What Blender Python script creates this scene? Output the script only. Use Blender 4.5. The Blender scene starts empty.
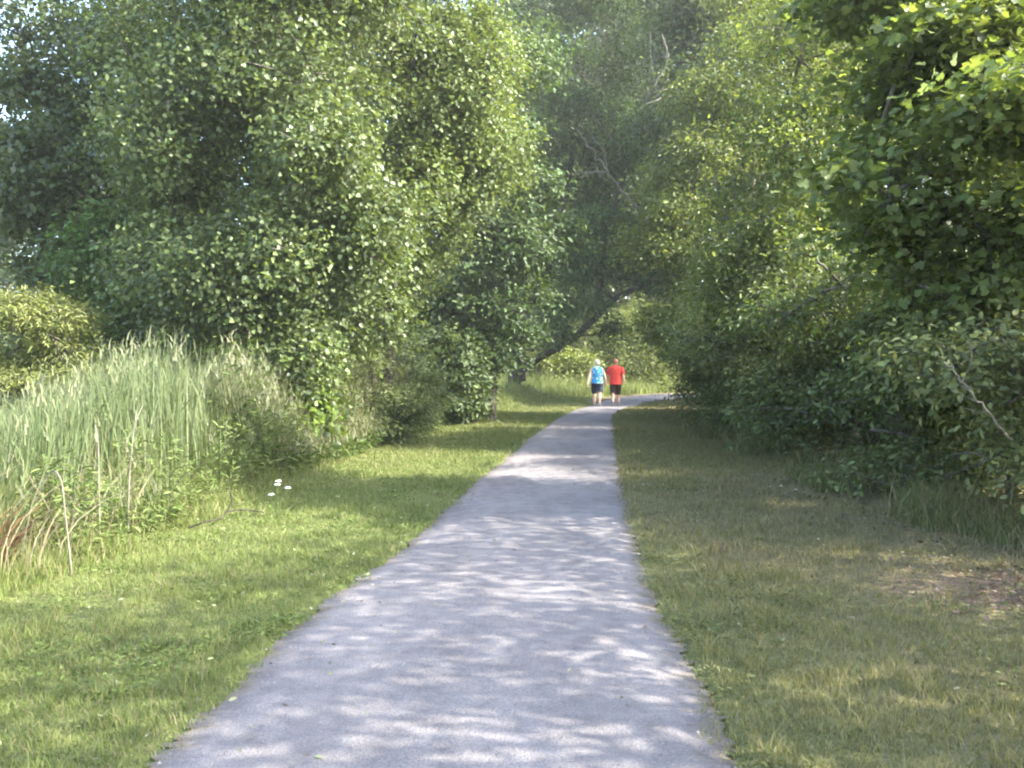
import bpy, math, random
import numpy as np
from mathutils import Vector

random.seed(7)
RNG = np.random.default_rng(11)
SC = bpy.context.scene
COL = SC.collection
R = math.radians

# ------------------------------------------------------------------ camera
FPX, CX, HOR, CAMH = 900.0, 512.0, 366.0, 1.47
PITCH = math.atan((384 - HOR) / FPX)

def at(px, row, d):
    """world point seen at photo pixel (px,row) at forward distance d (design aid)"""
    u = (px - 512) / FPX
    v = (384 - row) / FPX
    c, s = math.cos(PITCH), math.sin(PITCH)
    dy = c + v * s
    dz = -s + v * c
    k = d / dy
    return np.array([u * k, d, CAMH + dz * k])

def ground_d(row):
    v = (384 - row) / FPX
    c, s = math.cos(PITCH), math.sin(PITCH)
    return -CAMH * (c + v * s) / (-s + v * c)

cam_d = bpy.data.cameras.new('camera')
cam = bpy.data.objects.new('camera', cam_d)
COL.objects.link(cam)
cam.location = (0, 0, CAMH)
cam.rotation_euler = (R(90) - PITCH, 0, 0)
cam_d.sensor_width = 36
cam_d.lens = FPX / 1024 * 36
cam_d.clip_start = 0.05
cam_d.clip_end = 2000
SC.camera = cam

# ------------------------------------------------------------------ light
SUN_EL, SUN_AZ = 36.0, 103.0          # azimuth clockwise from straight ahead (+Y)
w = bpy.data.worlds.new('World')
SC.world = w
w.use_nodes = True
nt = w.node_tree
nt.nodes.clear()
sky = nt.nodes.new('ShaderNodeTexSky')
sky.sky_type = 'NISHITA'
sky.sun_disc = False
sky.sun_elevation = R(SUN_EL)
sky.sun_rotation = R(SUN_AZ)
sky.air_density = 1.0
sky.dust_density = 2.5
sky.ozone_density = 1.0
bg = nt.nodes.new('ShaderNodeBackground')
bg.inputs['Strength'].default_value = 0.15
wo = nt.nodes.new('ShaderNodeOutputWorld')
nt.links.new(sky.outputs[0], bg.inputs[0])
nt.links.new(bg.outputs[0], wo.inputs[0])
sd = bpy.data.lights.new('sun', 'SUN')
sd.energy = 3.1
sd.angle = R(0.53)
sd.color = (1.0, 0.95, 0.86)
sun = bpy.data.objects.new('sun', sd)
COL.objects.link(sun)
tosun = Vector((math.sin(R(SUN_AZ)) * math.cos(R(SUN_EL)), math.cos(R(SUN_AZ)) * math.cos(R(SUN_EL)), math.sin(R(SUN_EL))))
sun.rotation_euler = (-tosun).to_track_quat('-Z', 'Y').to_euler()
sun.location = tosun * 40

SC.view_settings.view_transform = 'Standard'
SC.view_settings.look = 'None'
SC.view_settings.exposure = 2.8
SC.view_settings.gamma = 1
SC.render.engine = 'CYCLES'
cy = SC.cycles
cy.use_denoising = True
cy.max_bounces = 12
cy.diffuse_bounces = 8
cy.glossy_bounces = 2
cy.transmission_bounces = 8
cy.transparent_max_bounces = 4
cy.sample_clamp_indirect = 6
cy.use_adaptive_sampling = True
cy.adaptive_threshold = 0.02
cy.pixel_filter_type = 'BLACKMAN_HARRIS'
cy.filter_width = 2.1
cy.volume_bounces = 1

# ------------------------------------------------------------------ materials
def new_mat(name):
    m = bpy.data.materials.new(name)
    m.use_nodes = True
    m.node_tree.nodes.clear()
    return m, m.node_tree.nodes, m.node_tree.links

def leaf_mat(name, trans=0.35, rough=0.45, spec=0.4, under=0.25, yellow=(1.25, 1.2, 0.5)):
    m, N, L = new_mat(name)
    out = N.new('ShaderNodeOutputMaterial')
    a = N.new('ShaderNodeAttribute'); a.attribute_name = 'col'
    geo = N.new('ShaderNodeNewGeometry')
    pale = N.new('ShaderNodeMix'); pale.data_type = 'RGBA'; pale.blend_type = 'MIX'
    pale.inputs[7].default_value = (0.20, 0.25, 0.15, 1)
    mul = N.new('ShaderNodeMath'); mul.operation = 'MULTIPLY'; mul.inputs[1].default_value = under
    L.new(geo.outputs['Backfacing'], mul.inputs[0])
    L.new(mul.outputs[0], pale.inputs[0])
    L.new(a.outputs['Color'], pale.inputs[6])
    p = N.new('ShaderNodeBsdfPrincipled')
    p.inputs['Roughness'].default_value = rough
    p.inputs['Specular IOR Level'].default_value = spec
    L.new(pale.outputs[2], p.inputs['Base Color'])
    t = N.new('ShaderNodeBsdfTranslucent')
    tc = N.new('ShaderNodeMix'); tc.data_type = 'RGBA'; tc.blend_type = 'MULTIPLY'
    tc.inputs[0].default_value = 1
    tc.inputs[7].default_value = (*yellow, 1)
    L.new(a.outputs['Color'], tc.inputs[6])
    L.new(tc.outputs[2], t.inputs['Color'])
    mx = N.new('ShaderNodeMixShader'); mx.inputs[0].default_value = trans
    L.new(p.outputs[0], mx.inputs[1]); L.new(t.outputs[0], mx.inputs[2])
    L.new(mx.outputs[0], out.inputs[0])
    return m

def bark_mat(name, c1, c2, scale=6):
    m, N, L = new_mat(name)
    out = N.new('ShaderNodeOutputMaterial')
    tc = N.new('ShaderNodeTexCoord')
    mp = N.new('ShaderNodeMapping'); mp.inputs['Scale'].default_value = (scale * 2, scale * 2, scale * .5)
    n = N.new('ShaderNodeTexNoise'); n.inputs['Detail'].default_value = 8; n.inputs['Scale'].default_value = 2
    L.new(tc.outputs['Object'], mp.inputs[0]); L.new(mp.outputs[0], n.inputs[0])
    r = N.new('ShaderNodeValToRGB')
    r.color_ramp.elements[0].position = .35; r.color_ramp.elements[0].color = (*c1, 1)
    r.color_ramp.elements[1].position = .68; r.color_ramp.elements[1].color = (*c2, 1)
    L.new(n.outputs[0], r.inputs[0])
    p = N.new('ShaderNodeBsdfPrincipled'); p.inputs['Roughness'].default_value = .9
    p.inputs['Specular IOR Level'].default_value = .2
    b = N.new('ShaderNodeBump'); b.inputs['Strength'].default_value = .6; b.inputs['Distance'].default_value = .03
    L.new(n.outputs[0], b.inputs['Height']); L.new(b.outputs[0], p.inputs['Normal'])
    L.new(r.outputs[0], p.inputs['Base Color']); L.new(p.outputs[0], out.inputs[0])
    return m

def plain_mat(name, c, rough=.7, noise=0.25, scale=40, spec=.3):
    m, N, L = new_mat(name)
    out = N.new('ShaderNodeOutputMaterial')
    tc = N.new('ShaderNodeTexCoord')
    n = N.new('ShaderNodeTexNoise'); n.inputs['Scale'].default_value = scale; n.inputs['Detail'].default_value = 4
    L.new(tc.outputs['Object'], n.inputs[0])
    r = N.new('ShaderNodeValToRGB')
    r.color_ramp.elements[0].position = .3; r.color_ramp.elements[1].position = .7
    r.color_ramp.elements[0].color = (*[x * (1 - noise) for x in c], 1)
    r.color_ramp.elements[1].color = (*[min(1, x * (1 + noise)) for x in c], 1)
    L.new(n.outputs[0], r.inputs[0])
    p = N.new('ShaderNodeBsdfPrincipled'); p.inputs['Roughness'].default_value = rough
    p.inputs['Specular IOR Level'].default_value = spec
    L.new(r.outputs[0], p.inputs['Base Color']); L.new(p.outputs[0], out.inputs[0])
    return m

def path_mat():
    m, N, L = new_mat('stone_dust')
    out = N.new('ShaderNodeOutputMaterial')
    tc = N.new('ShaderNodeTexCoord')
    def noise(scale, detail, sc=(1, 1, 1), rough=.6):
        mp = N.new('ShaderNodeMapping'); mp.inputs['Scale'].default_value = sc
        L.new(tc.outputs['Object'], mp.inputs[0])
        n = N.new('ShaderNodeTexNoise'); n.inputs['Scale'].default_value = scale
        n.inputs['Detail'].default_value = detail; n.inputs['Roughness'].default_value = rough
        L.new(mp.outputs[0], n.inputs[0]); return n
    big = noise(.9, 5, (1.6, .55, 1))
    mid = noise(7, 6)
    fine = noise(95, 3)
    grit = N.new('ShaderNodeTexVoronoi'); grit.inputs['Scale'].default_value = 130
    L.new(tc.outputs['Object'], grit.inputs[0])
    r = N.new('ShaderNodeValToRGB')
    r.color_ramp.elements[0].position = .3; r.color_ramp.elements[0].color = (.135, .124, .124, 1)
    r.color_ramp.elements[1].position = .72; r.color_ramp.elements[1].color = (.32, .295, .287, 1)
    add = N.new('ShaderNodeMix'); add.data_type = 'FLOAT'; add.inputs[0].default_value = .42
    L.new(big.outputs[0], add.inputs[2]); L.new(mid.outputs[0], add.inputs[3])
    L.new(add.outputs[0], r.inputs[0])
    g = N.new('ShaderNodeMix'); g.data_type = 'RGBA'; g.blend_type = 'OVERLAY'; g.inputs[0].default_value = .6
    r2 = N.new('ShaderNodeValToRGB')
    r2.color_ramp.elements[0].position = .3; r2.color_ramp.elements[0].color = (.3, .3, .3, 1)
    r2.color_ramp.elements[1].position = .7; r2.color_ramp.elements[1].color = (.72, .7, .68, 1)
    L.new(fine.outputs[0], r2.inputs[0])
    L.new(r.outputs[0], g.inputs[6]); L.new(r2.outputs[0], g.inputs[7])
    p = N.new('ShaderNodeBsdfPrincipled'); p.inputs['Roughness'].default_value = .85
    p.inputs['Specular IOR Level'].default_value = .25
    b = N.new('ShaderNodeBump'); b.inputs['Strength'].default_value = .5; b.inputs['Distance'].default_value = .012
    bm = N.new('ShaderNodeMath'); bm.operation = 'ADD'
    L.new(fine.outputs[0], bm.inputs[0]); L.new(grit.outputs['Distance'], bm.inputs[1])
    L.new(bm.outputs[0], b.inputs['Height'])
    b2 = N.new('ShaderNodeBump'); b2.inputs['Strength'].default_value = .5; b2.inputs['Distance'].default_value = .05
    L.new(mid.outputs[0], b2.inputs['Height']); L.new(b.outputs[0], b2.inputs['Normal'])
    L.new(b2.outputs[0], p.inputs['Normal'])
    at_ = N.new('ShaderNodeAttribute'); at_.attribute_name = 'col'
    ad = N.new('ShaderNodeMath'); ad.operation = 'ADD'
    ms = N.new('ShaderNodeMath'); ms.operation = 'MULTIPLY'; ms.inputs[1].default_value = .35
    L.new(mid.outputs[0], ms.inputs[0]); L.new(at_.outputs['Fac'], ad.inputs[0]); L.new(ms.outputs[0], ad.inputs[1])
    er = N.new('ShaderNodeMapRange'); er.inputs[1].default_value = 1.04; er.inputs[2].default_value = 1.2
    L.new(ad.outputs[0], er.inputs[0])
    dirt = N.new('ShaderNodeMix'); dirt.data_type = 'RGBA'; dirt.inputs[7].default_value = (.15, .125, .085, 1)
    L.new(er.outputs[0], dirt.inputs[0]); L.new(g.outputs[2], dirt.inputs[6])
    L.new(dirt.outputs[2], p.inputs['Base Color']); L.new(p.outputs[0], out.inputs[0])
    return m

def ground_mat():
    m, N, L = new_mat('turf_soil')
    out = N.new('ShaderNodeOutputMaterial')
    tc = N.new('ShaderNodeTexCoord')
    sep = N.new('ShaderNodeSeparateXYZ'); L.new(tc.outputs['Object'], sep.inputs[0])
    n1 = N.new('ShaderNodeTexNoise'); n1.inputs['Scale'].default_value = .7; n1.inputs['Detail'].default_value = 6
    n2 = N.new('ShaderNodeTexNoise'); n2.inputs['Scale'].default_value = 22; n2.inputs['Detail'].default_value = 5
    L.new(tc.outputs['Object'], n1.inputs[0]); L.new(tc.outputs['Object'], n2.inputs[0])
    lc = N.new('ShaderNodeValToRGB')
    lc.color_ramp.elements[0].position = .3; lc.color_ramp.elements[0].color = (.09, .115, .032, 1)
    lc.color_ramp.elements[1].position = .7; lc.color_ramp.elements[1].color = (.15, .165, .06, 1)
    rc = N.new('ShaderNodeValToRGB')
    rc.color_ramp.elements[0].position = .3; rc.color_ramp.elements[0].color = (.1, .1, .045, 1)
    rc.color_ramp.elements[1].position = .7; rc.color_ramp.elements[1].color = (.19, .16, .09, 1)
    L.new(n1.outputs[0], lc.inputs[0]); L.new(n1.outputs[0], rc.inputs[0])
    side = N.new('ShaderNodeMapRange'); side.inputs[1].default_value = 0; side.inputs[2].default_value = 2
    L.new(sep.outputs[0], side.inputs[0])
    mx = N.new('ShaderNodeMix'); mx.data_type = 'RGBA'
    L.new(side.outputs[0], mx.inputs[0]); L.new(lc.outputs[0], mx.inputs[6]); L.new(rc.outputs[0], mx.inputs[7])
    # a worn bare patch of reddish soil on the right verge
    mp = N.new('ShaderNodeMapping'); mp.inputs['Location'].default_value = (-3.75 / 1.2, -5.75 / .6, 0); mp.inputs['Scale'].default_value = (1 / 1.2, 1 / .6, 0)
    L.new(tc.outputs['Object'], mp.inputs[0])
    ln = N.new('ShaderNodeVectorMath'); ln.operation = 'LENGTH'; L.new(mp.outputs[0], ln.inputs[0])
    an = N.new('ShaderNodeMath'); an.operation = 'ADD'; L.new(ln.outputs['Value'], an.inputs[0]); L.new(n2.outputs[0], an.inputs[1])
    ms = N.new('ShaderNodeMapRange'); ms.inputs[1].default_value = 1.25; ms.inputs[2].default_value = 1.7; ms.inputs[3].default_value = 1; ms.inputs[4].default_value = 0
    L.new(an.outputs[0], ms.inputs[0])
    soil = N.new('ShaderNodeMix'); soil.data_type = 'RGBA'; soil.inputs[7].default_value = (.2, .14, .1, 1)
    L.new(ms.outputs[0], soil.inputs[0]); L.new(mx.outputs[2], soil.inputs[6]); mx = soil
    ov = N.new('ShaderNodeMix'); ov.data_type = 'RGBA'; ov.blend_type = 'OVERLAY'; ov.inputs[0].default_value = .7
    L.new(mx.outputs[2], ov.inputs[6]); L.new(n2.outputs[0], ov.inputs[7])
    p = N.new('ShaderNodeBsdfPrincipled'); p.inputs['Roughness'].default_value = .95
    p.inputs['Specular IOR Level'].default_value = .1
    b = N.new('ShaderNodeBump'); b.inputs['Strength'].default_value = .8; b.inputs['Distance'].default_value = .05
    L.new(n2.outputs[0], b.inputs['Height']); L.new(b.outputs[0], p.inputs['Normal'])
    L.new(ov.outputs[2], p.inputs['Base Color']); L.new(p.outputs[0], out.inputs[0])
    return m

M = dict(
    glossy=leaf_mat('cottonwood_leaf', .36, .46, .45, .45),
    leaf=leaf_mat('broad_leaf', .36, .5, .35, .25),
    thin=leaf_mat('thin_leaf', .5, .48, .4, .25),
    matte=leaf_mat('small_leaf', .34, .6, .25, .2),
    grass=leaf_mat('grass_blade', .3, .55, .25, .0, (1.15, 1.15, .6)),
    dry=leaf_mat('dry_blade', .2, .7, .15, .0, (1.1, 1.0, .8)),
    bark=bark_mat('grey_bark', (.07, .06, .05), (.2, .18, .155)),
    darkbark=bark_mat('dark_bark', (.025, .021, .018), (.075, .063, .052)),
    snag=bark_mat('snag_wood', (.13, .117, .095), (.27, .245, .2)),
    palebark=bark_mat('weathered_wood', (.16, .145, .115), (.33, .3, .24)),
    path=path_mat(), ground=ground_mat(),
)

# ------------------------------------------------------------------ mesh helpers
def link(name, me, mat, parent=None):
    o = bpy.data.objects.new(name, me)
    COL.objects.link(o)
    if mat and not me.materials:
        me.materials.append(mat)
    if parent:
        o.parent = parent
    return o

def mesh_np(name, V, F, col=None, smooth=False):
    """V (n,3); F (m,k) one polygon size; col (n,3) per-vertex colour of the thing itself"""
    V = np.asarray(V, np.float32); F = np.asarray(F, np.int32)
    me = bpy.data.meshes.new(name)
    me.vertices.add(len(V)); me.vertices.foreach_set('co', V.ravel())
    k = F.shape[1]
    me.loops.add(F.size); me.loops.foreach_set('vertex_index', F.ravel())
    me.polygons.add(len(F))
    me.polygons.foreach_set('loop_start', np.arange(0, F.size, k, dtype=np.int32))
    if smooth:
        me.polygons.foreach_set('use_smooth', np.ones(len(F), bool))
    if col is not None:
        a = me.attributes.new('col', 'FLOAT_COLOR', 'POINT')
        c = np.ones((len(V), 4), np.float32); c[:, :3] = col
        a.data.foreach_set('color', c.ravel())
    me.update(calc_edges=True)
    return me

def unit(a):
    return a / np.maximum(np.linalg.norm(a, axis=-1, keepdims=True), 1e-9)

class Tubes:
    def __init__(s): s.V = []; s.F = []; s.n = 0
    def add(s, pts, rad, sides=6):
        pts = np.asarray(pts, float); rad = np.asarray(rad, float)
        T = unit(np.gradient(pts, axis=0))
        up = np.array([0, 0, 1.]) if abs(T[0][2]) < .9 else np.array([1., 0, 0])
        ang = np.linspace(0, 2 * np.pi, sides, endpoint=False)
        rings = []
        A = unit(np.cross(up, T[0]))
        for i in range(len(pts)):
            A = unit(A - T[i] * np.dot(A, T[i]))
            B = np.cross(T[i], A)
            rings.append(pts[i] + rad[i] * (np.cos(ang)[:, None] * A + np.sin(ang)[:, None] * B))
        s.V.append(np.concatenate(rings))
        k = len(pts)
        i, j = np.meshgrid(np.arange(k - 1), np.arange(sides), indexing='ij')
        a = i * sides + j; b = i * sides + (j + 1) % sides
        s.F.append(np.stack([a, b, b + sides, a + sides], -1).reshape(-1, 4) + s.n)
        s.n += k * sides
    def mesh(s, name):
        return mesh_np(name, np.concatenate(s.V), np.concatenate(s.F), smooth=True)

def spline(pts, n):
    """Catmull-Rom through pts"""
    P = np.asarray(pts, float)
    P = np.vstack([2 * P[0] - P[1], P, 2 * P[-1] - P[-2]])
    t = np.linspace(0, len(P) - 3 - 1e-6, n)
    i = t.astype(int); f = (t - i)[:, None]
    p0, p1, p2, p3 = P[i], P[i + 1], P[i + 2], P[i + 3]
    return .5 * (2 * p1 + (p2 - p0) * f + (2 * p0 - 5 * p1 + 4 * p2 - p3) * f ** 2 + (3 * p1 - p0 - 3 * p2 + p3) * f ** 3)

# leaf outlines: (along, across, lift); two halves folded on the midrib
LEAF = {
    'heart': ([(0, 0, 0), (.12, .42, .1), (.6, .3, .06), (1, 0, -.05), (.6, -.3, .06), (.12, -.42, .1)], [(0, 3, 2, 1), (0, 5, 4, 3)]),
    'oval': ([(0, 0, 0), (.3, .24, .07), (.7, .2, .04), (1, 0, -.1), (.7, -.2, .04), (.3, -.24, .07)], [(0, 3, 2, 1), (0, 5, 4, 3)]),
    'lance': ([(0, 0, 0), (.35, .12, .04), (.7, .09, 0), (1, 0, -.15), (.7, -.09, 0), (.35, -.12, .04)], [(0, 3, 2, 1), (0, 5, 4, 3)]),
    'quad': ([(0, 0, 0), (.45, .33, .08), (1, 0, -.05), (.45, -.33, .08)], [(0, 3, 2, 1)]),
    'maple': ([(0, 0, 0), (.05, .3, .04), (.3, .5, .07), (.42, .24, .03), (.72, .36, .05), (1, 0, -.1),
               (.72, -.36, .05), (.42, -.24, .03), (.3, -.5, .07), (.05, -.3, .04), (.5, 0, -.01)],
              [(0, 3, 2, 1), (10, 5, 4, 3), (0, 9, 8, 7), (10, 7, 6, 5), (0, 7, 10, 3)]),
}

def leaf_cloud(P, Nrm, A, size, shape, col):
    T, F = LEAF[shape]
    T = np.array(T); F = np.array(F)
    N_ = unit(Nrm); A = unit(A - N_ * (A * N_).sum(-1, keepdims=True))
    B = np.cross(N_, A)
    s = size[:, None, None]
    V = P[:, None, :] + s * (T[None, :, 0:1] * A[:, None, :] + T[None, :, 1:2] * B[:, None, :] + T[None, :, 2:3] * N_[:, None, :])
    k = len(T)
    Fa = (F[None] + (np.arange(len(P)) * k)[:, None, None]).reshape(-1, F.shape[1])
    C = np.repeat(col, k, axis=0)
    return V.reshape(-1, 3), Fa, C

def palette(n, cols, rng, jit=.18):
    """random colour between listed species colours"""
    c = np.array(cols)
    t = rng.random(n) * (len(c) - 1)
    i = t.astype(int); f = (t - i)[:, None]
    out = c[i] * (1 - f) + c[np.minimum(i + 1, len(c) - 1)] * f
    return np.clip(out * (1 + jit * rng.normal(size=(n, 1))) , .004, .8)

def foliage(lobes, rng, leaves, size, shape, cols, clump=.38, per=36, inner=.5, flat=.6, droop=.2, clump_jit=.22, up=.55, outw=.5, minz=.03, boughs=0, bough_z=.72):
    """lobes: list of (centre, radii, weight) -> leaf mesh data and the clump centres"""
    if boughs:
        nl = []
        for c, r, wt in lobes:
            for q in range(boughs):
                u = unit(rng.normal(size=3)); u[2] *= .9
                f = .42 + .22 * rng.random()
                nl.append((np.array(c) + u * np.array(r) * (.62 + .3 * rng.random()), np.array(r) * f * np.array([1.1, 1.1, bough_z]), wt * (.5 + rng.random())))
        lobes = nl
    wts = np.array([l[2] * (l[1][0] * l[1][1] * l[1][2]) ** (2 / 3) for l in lobes])
    ncl = np.maximum(3, (leaves / per * wts / wts.sum()).astype(int))
    PC, OUT = [], []
    centers = []
    for (c, r, _), k in zip(lobes, ncl):
        u = unit(rng.normal(size=(k, 3)))
        # lumpy surface: radius varies with direction
        ph = rng.random(6) * 6.28
        lump = 1 + .18 * np.sin(3.1 * u[:, 0] * 2 + ph[0]) * np.sin(2.7 * u[:, 1] * 2 + ph[1]) + .16 * np.sin(5.3 * u[:, 2] + ph[2] + 3 * u[:, 0])
        rad = (inner + (1 - inner) * rng.random(k) ** .6) * lump
        pc = np.array(c) + u * np.array(r) * rad[:, None]
        PC.append(pc); OUT.append(u); centers += [(np.array(c), p) for p in pc]
    PC = np.concatenate(PC); OUT = np.concatenate(OUT)
    keep = PC[:, 2] > minz + .1
    PC, OUT = PC[keep], OUT[keep]
    centers = [c for c, k in zip(centers, keep) if k]
    k = len(PC)
    n_each = rng.poisson(per, k)
    idx = np.repeat(np.arange(k), n_each)
    cs = clump * (.6 + .8 * rng.random(k))
    off = rng.normal(size=(len(idx), 3)) * np.array([1, 1, flat]) * .6 * cs[idx, None]
    off[:, 2] -= droop * (off[:, 0] ** 2 + off[:, 1] ** 2)
    P = PC[idx] + off
    P[:, 2] = np.maximum(P[:, 2], minz + .1 * rng.random(len(P)))
    Nn = unit(OUT[idx] * outw + np.array([0, 0, up]) + rng.normal(size=P.shape) * .55)
    A = unit(off + rng.normal(size=P.shape) * .5 * cs[idx, None] + np.array([0, 0, -.25]) * cs[idx, None])
    sz = size * (.6 + .7 * rng.random(len(P)))
    ccol = 1 + clump_jit * rng.normal(size=(k, 1))
    col = palette(len(P), cols, rng) * np.clip(ccol, .55, 1.6)[idx]
    return leaf_cloud(P, Nn, A, sz, shape, col) + (centers,)

def setp(o, label, cat, group=None):
    o['label'] = label; o['category'] = cat
    if group: o['group'] = group

def kind(o, k, label=None):
    o['kind'] = k
    if label: o['label'] = label

def thing(name, label, cat, loc=(0, 0, 0), group=None, rotz=0.0):
    o = bpy.data.objects.new(name, None)
    COL.objects.link(o)
    o.empty_display_size = .3
    o.location = loc; o.rotation_euler = (0, 0, rotz)
    setp(o, label, cat, group)
    return o

def dup(root, loc, rotz=0.0, scale=1.0, label=None, group=None):
    r = root.copy(); COL.objects.link(r)
    r.location = loc; r.rotation_euler = (0, 0, rotz)
    r.scale = scale if hasattr(scale, '__len__') else (scale,) * 3
    if label: r['label'] = label
    if group: r['group'] = group
    for ch in list(root.children):
        c = ch.copy(); COL.objects.link(c); c.parent = r
        for g in list(ch.children):
            d = g.copy(); COL.objects.link(d); d.parent = c
    return r

def woody(name, label, cat, base, trunk, lobes, rng, leaves, size, shape, cols, mat='leaf', bark='bark', group=None,
          limb_r=.3, twig=.2, extra=None, trunk_sides=10, crown_name='crown', stems=None, **kw):
    """a tree or shrub: trunk = [(x,y,z,r)...] in local coords; lobes local"""
    root = thing(name, label, cat, base, group)
    tb = Tubes()
    tk = np.array(trunk, float)
    P = spline(tk[:, :3], 4 * len(tk)); rr = np.interp(np.linspace(0, 1, len(P)), np.linspace(0, 1, len(tk)), tk[:, 3])
    wob = rng.normal(size=P.shape) * rr[:, None] * .12; wob[0] = 0
    P = P + wob
    rr[0] *= 1.25
    tb.add(P, rr, trunk_sides)
    for st in (stems or []):
        s = np.array(st, float)
        Q = spline(s[:, :3], 4 * len(s)); q = np.interp(np.linspace(0, 1, len(Q)), np.linspace(0, 1, len(s)), s[:, 3])
        tb.add(Q, q, 7)
    for c, r, _ in lobes:
        c = np.array(c, float)
        dist = np.linalg.norm(P - c, axis=1) + np.where(P[:, 2] > c[2] - .2 * r[2], 3.0, 0)
        i = int(np.argmin(dist))
        p0 = P[i]
        end = c + np.array([0, 0, r[2] * .35])
        mid = (p0 + end) / 2 + np.array([rng.normal() * .12, rng.normal() * .12, -.08]) * np.linalg.norm(end - p0)
        q = spline([p0, mid, end], 8)
        r0 = max(.02, rr[i] * limb_r * (1.5 if np.linalg.norm(end - p0) > 2 else 1))
        tb.add(q, np.linspace(r0, .012, 8), 6)
    V, F, C, cents = foliage(lobes, rng, leaves, size, shape, cols, **kw)
    bc = {}
    for c, p in cents:
        bc.setdefault(tuple(c), []).append(p)
    lc = [np.array(l[0], float) for l in lobes]
    if kw.get('boughs'):
        for c in bc:
            ca = np.array(c); o_ = min(lc, key=lambda x: np.linalg.norm(x - ca))
            tb.add(spline([o_, (o_ + ca) / 2 + rng.normal(size=3) * .08 * np.linalg.norm(o_ - ca), ca], 6), np.linspace(.028, .012, 6), 5)
    step = max(1, int(1 / max(twig, 1e-3)))
    for c, p in cents[::step]:
        mid = (c + p) / 2 + rng.normal(size=3) * .1
        tb.add([c, mid, p], [.016, .011, .004], 4)
    link('trunk', tb.mesh('trunk'), M[bark], root)
    link(crown_name, mesh_np('crown', V, F, C), M[mat], root)
    return root

def lobe_px(base, px, row, d, rpx, rrow, ry, wt=1.0):
    """a crown lobe seen at (px,row) at distance d; radii given in photo pixels and metres deep"""
    p = at(px, row, d) - np.array(base)
    return (p, (rpx / FPX * d, ry, rrow / FPX * d), wt)

def vnoise(x, y, seed=0):
    r = np.random.default_rng(seed); G = r.random((64, 64))
    xi = np.floor(x).astype(int); yi = np.floor(y).astype(int)
    fx = x - xi; fy = y - yi
    fx = fx * fx * (3 - 2 * fx); fy = fy * fy * (3 - 2 * fy)
    g = lambda a, b: G[a % 64, b % 64]
    return (g(xi, yi) * (1 - fx) + g(xi + 1, yi) * fx) * (1 - fy) + (g(xi, yi + 1) * (1 - fx) + g(xi + 1, yi + 1) * fx) * fy

# ------------------------------------------------------------------ path and ground
rowsL = [(768, 142), (725, 184), (680, 232), (635, 281), (595, 332), (547, 402), (512, 441), (483, 474), (456, 507), (429, 541), (413, 567)]
rowsR = [(768, 740), (725, 722), (680, 702), (635, 676), (595, 654), (547, 637), (512, 629), (483, 622), (456, 618), (429, 615), (413, 616)]
def gp(px, row):
    return at(px, row, ground_d(row))[:2]
Lp = [gp(p, r) for r, p in rowsL]; Rp = [gp(p, r) for r, p in rowsR]
# behind and under the viewer, then the bend to the right beyond the walkers
dL = Lp[0] - Lp[1]; dR = Rp[0] - Rp[1]
Lp = [np.array([-1.5, -8]), np.array([-1.42, -1]), np.array([-1.38, 1.5]), np.array([-1.36, 2.7])] + Lp + [np.array([3.1, 34.5]), np.array([4.6, 41.2]), np.array([7.0, 46.5]), np.array([11.0, 50.5]), np.array([18, 54]), np.array([30, 57])]
Rp = [np.array([.6, -8]), np.array([.7, -1]), np.array([.76, 1.5]), np.array([.8, 2.7])] + Rp + [np.array([4.55, 33.2]), np.array([5.7, 37.6]), np.array([8.0, 41.8]), np.array([11.8, 46.2]), np.array([18.6, 50.5]), np.array([30.3, 53.8])]
NS = 260
LE = spline([(*p, 0) for p in Lp], NS)[:, :2]; RE = spline([(*p, 0) for p in Rp], NS)[:, :2]
cen = (LE + RE) / 2
hw = np.linalg.norm(RE - LE, axis=1) / 2

def edge_x(y, side):
    E = LE if side < 0 else RE
    k = int(NS * .78)
    return np.interp(y, E[:k, 1], E[:k, 0])

K = 25
us = np.linspace(-1, 1, K)
SL = np.linspace(0, NS - 1, 900)
Ls = np.stack([np.interp(SL, np.arange(NS), LE[:, i]) for i in (0, 1)], 1)
Rs = np.stack([np.interp(SL, np.arange(NS), RE[:, i]) for i in (0, 1)], 1)
PV = []
for i in range(len(SL)):
    wl = .10 * (vnoise(np.array([i * .35]), np.array([0.3]), 3)[0] - .5) + .07 * (vnoise(np.array([i * .9]), np.array([.7]), 4)[0] - .5)
    wr = .10 * (vnoise(np.array([i * .35]), np.array([0.3]), 5)[0] - .5) + .07 * (vnoise(np.array([i * .9]), np.array([.7]), 6)[0] - .5)
    dirv = unit(Rs[i] - Ls[i])
    a = Ls[i] + dirv * (wl * .8 - .01); b = Rs[i] + dirv * (wr * .8 + .01)
    for u in us:
        p = a + (b - a) * (u + 1) / 2
        z = .012 - .032 * abs(u) ** 6
        PV.append((p[0], p[1], z))
PV = np.array(PV)
PV[:, 2] += .010 * (vnoise(PV[:, 0] * 1.7, PV[:, 1] * .8, 8) - .5)
i, j = np.meshgrid(np.arange(len(SL) - 1), np.arange(K - 1), indexing='ij')
a = (i * K + j).ravel()
PF = np.stack([a, a + 1, a + 1 + K, a + K], 1)
path = link('path', mesh_np('path', PV, PF, np.repeat(np.tile(np.abs(us), len(SL))[:, None], 3, 1), smooth=True), M['path'])
kind(path, 'structure', 'grey stone dust footpath running ahead and bending right')

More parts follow.
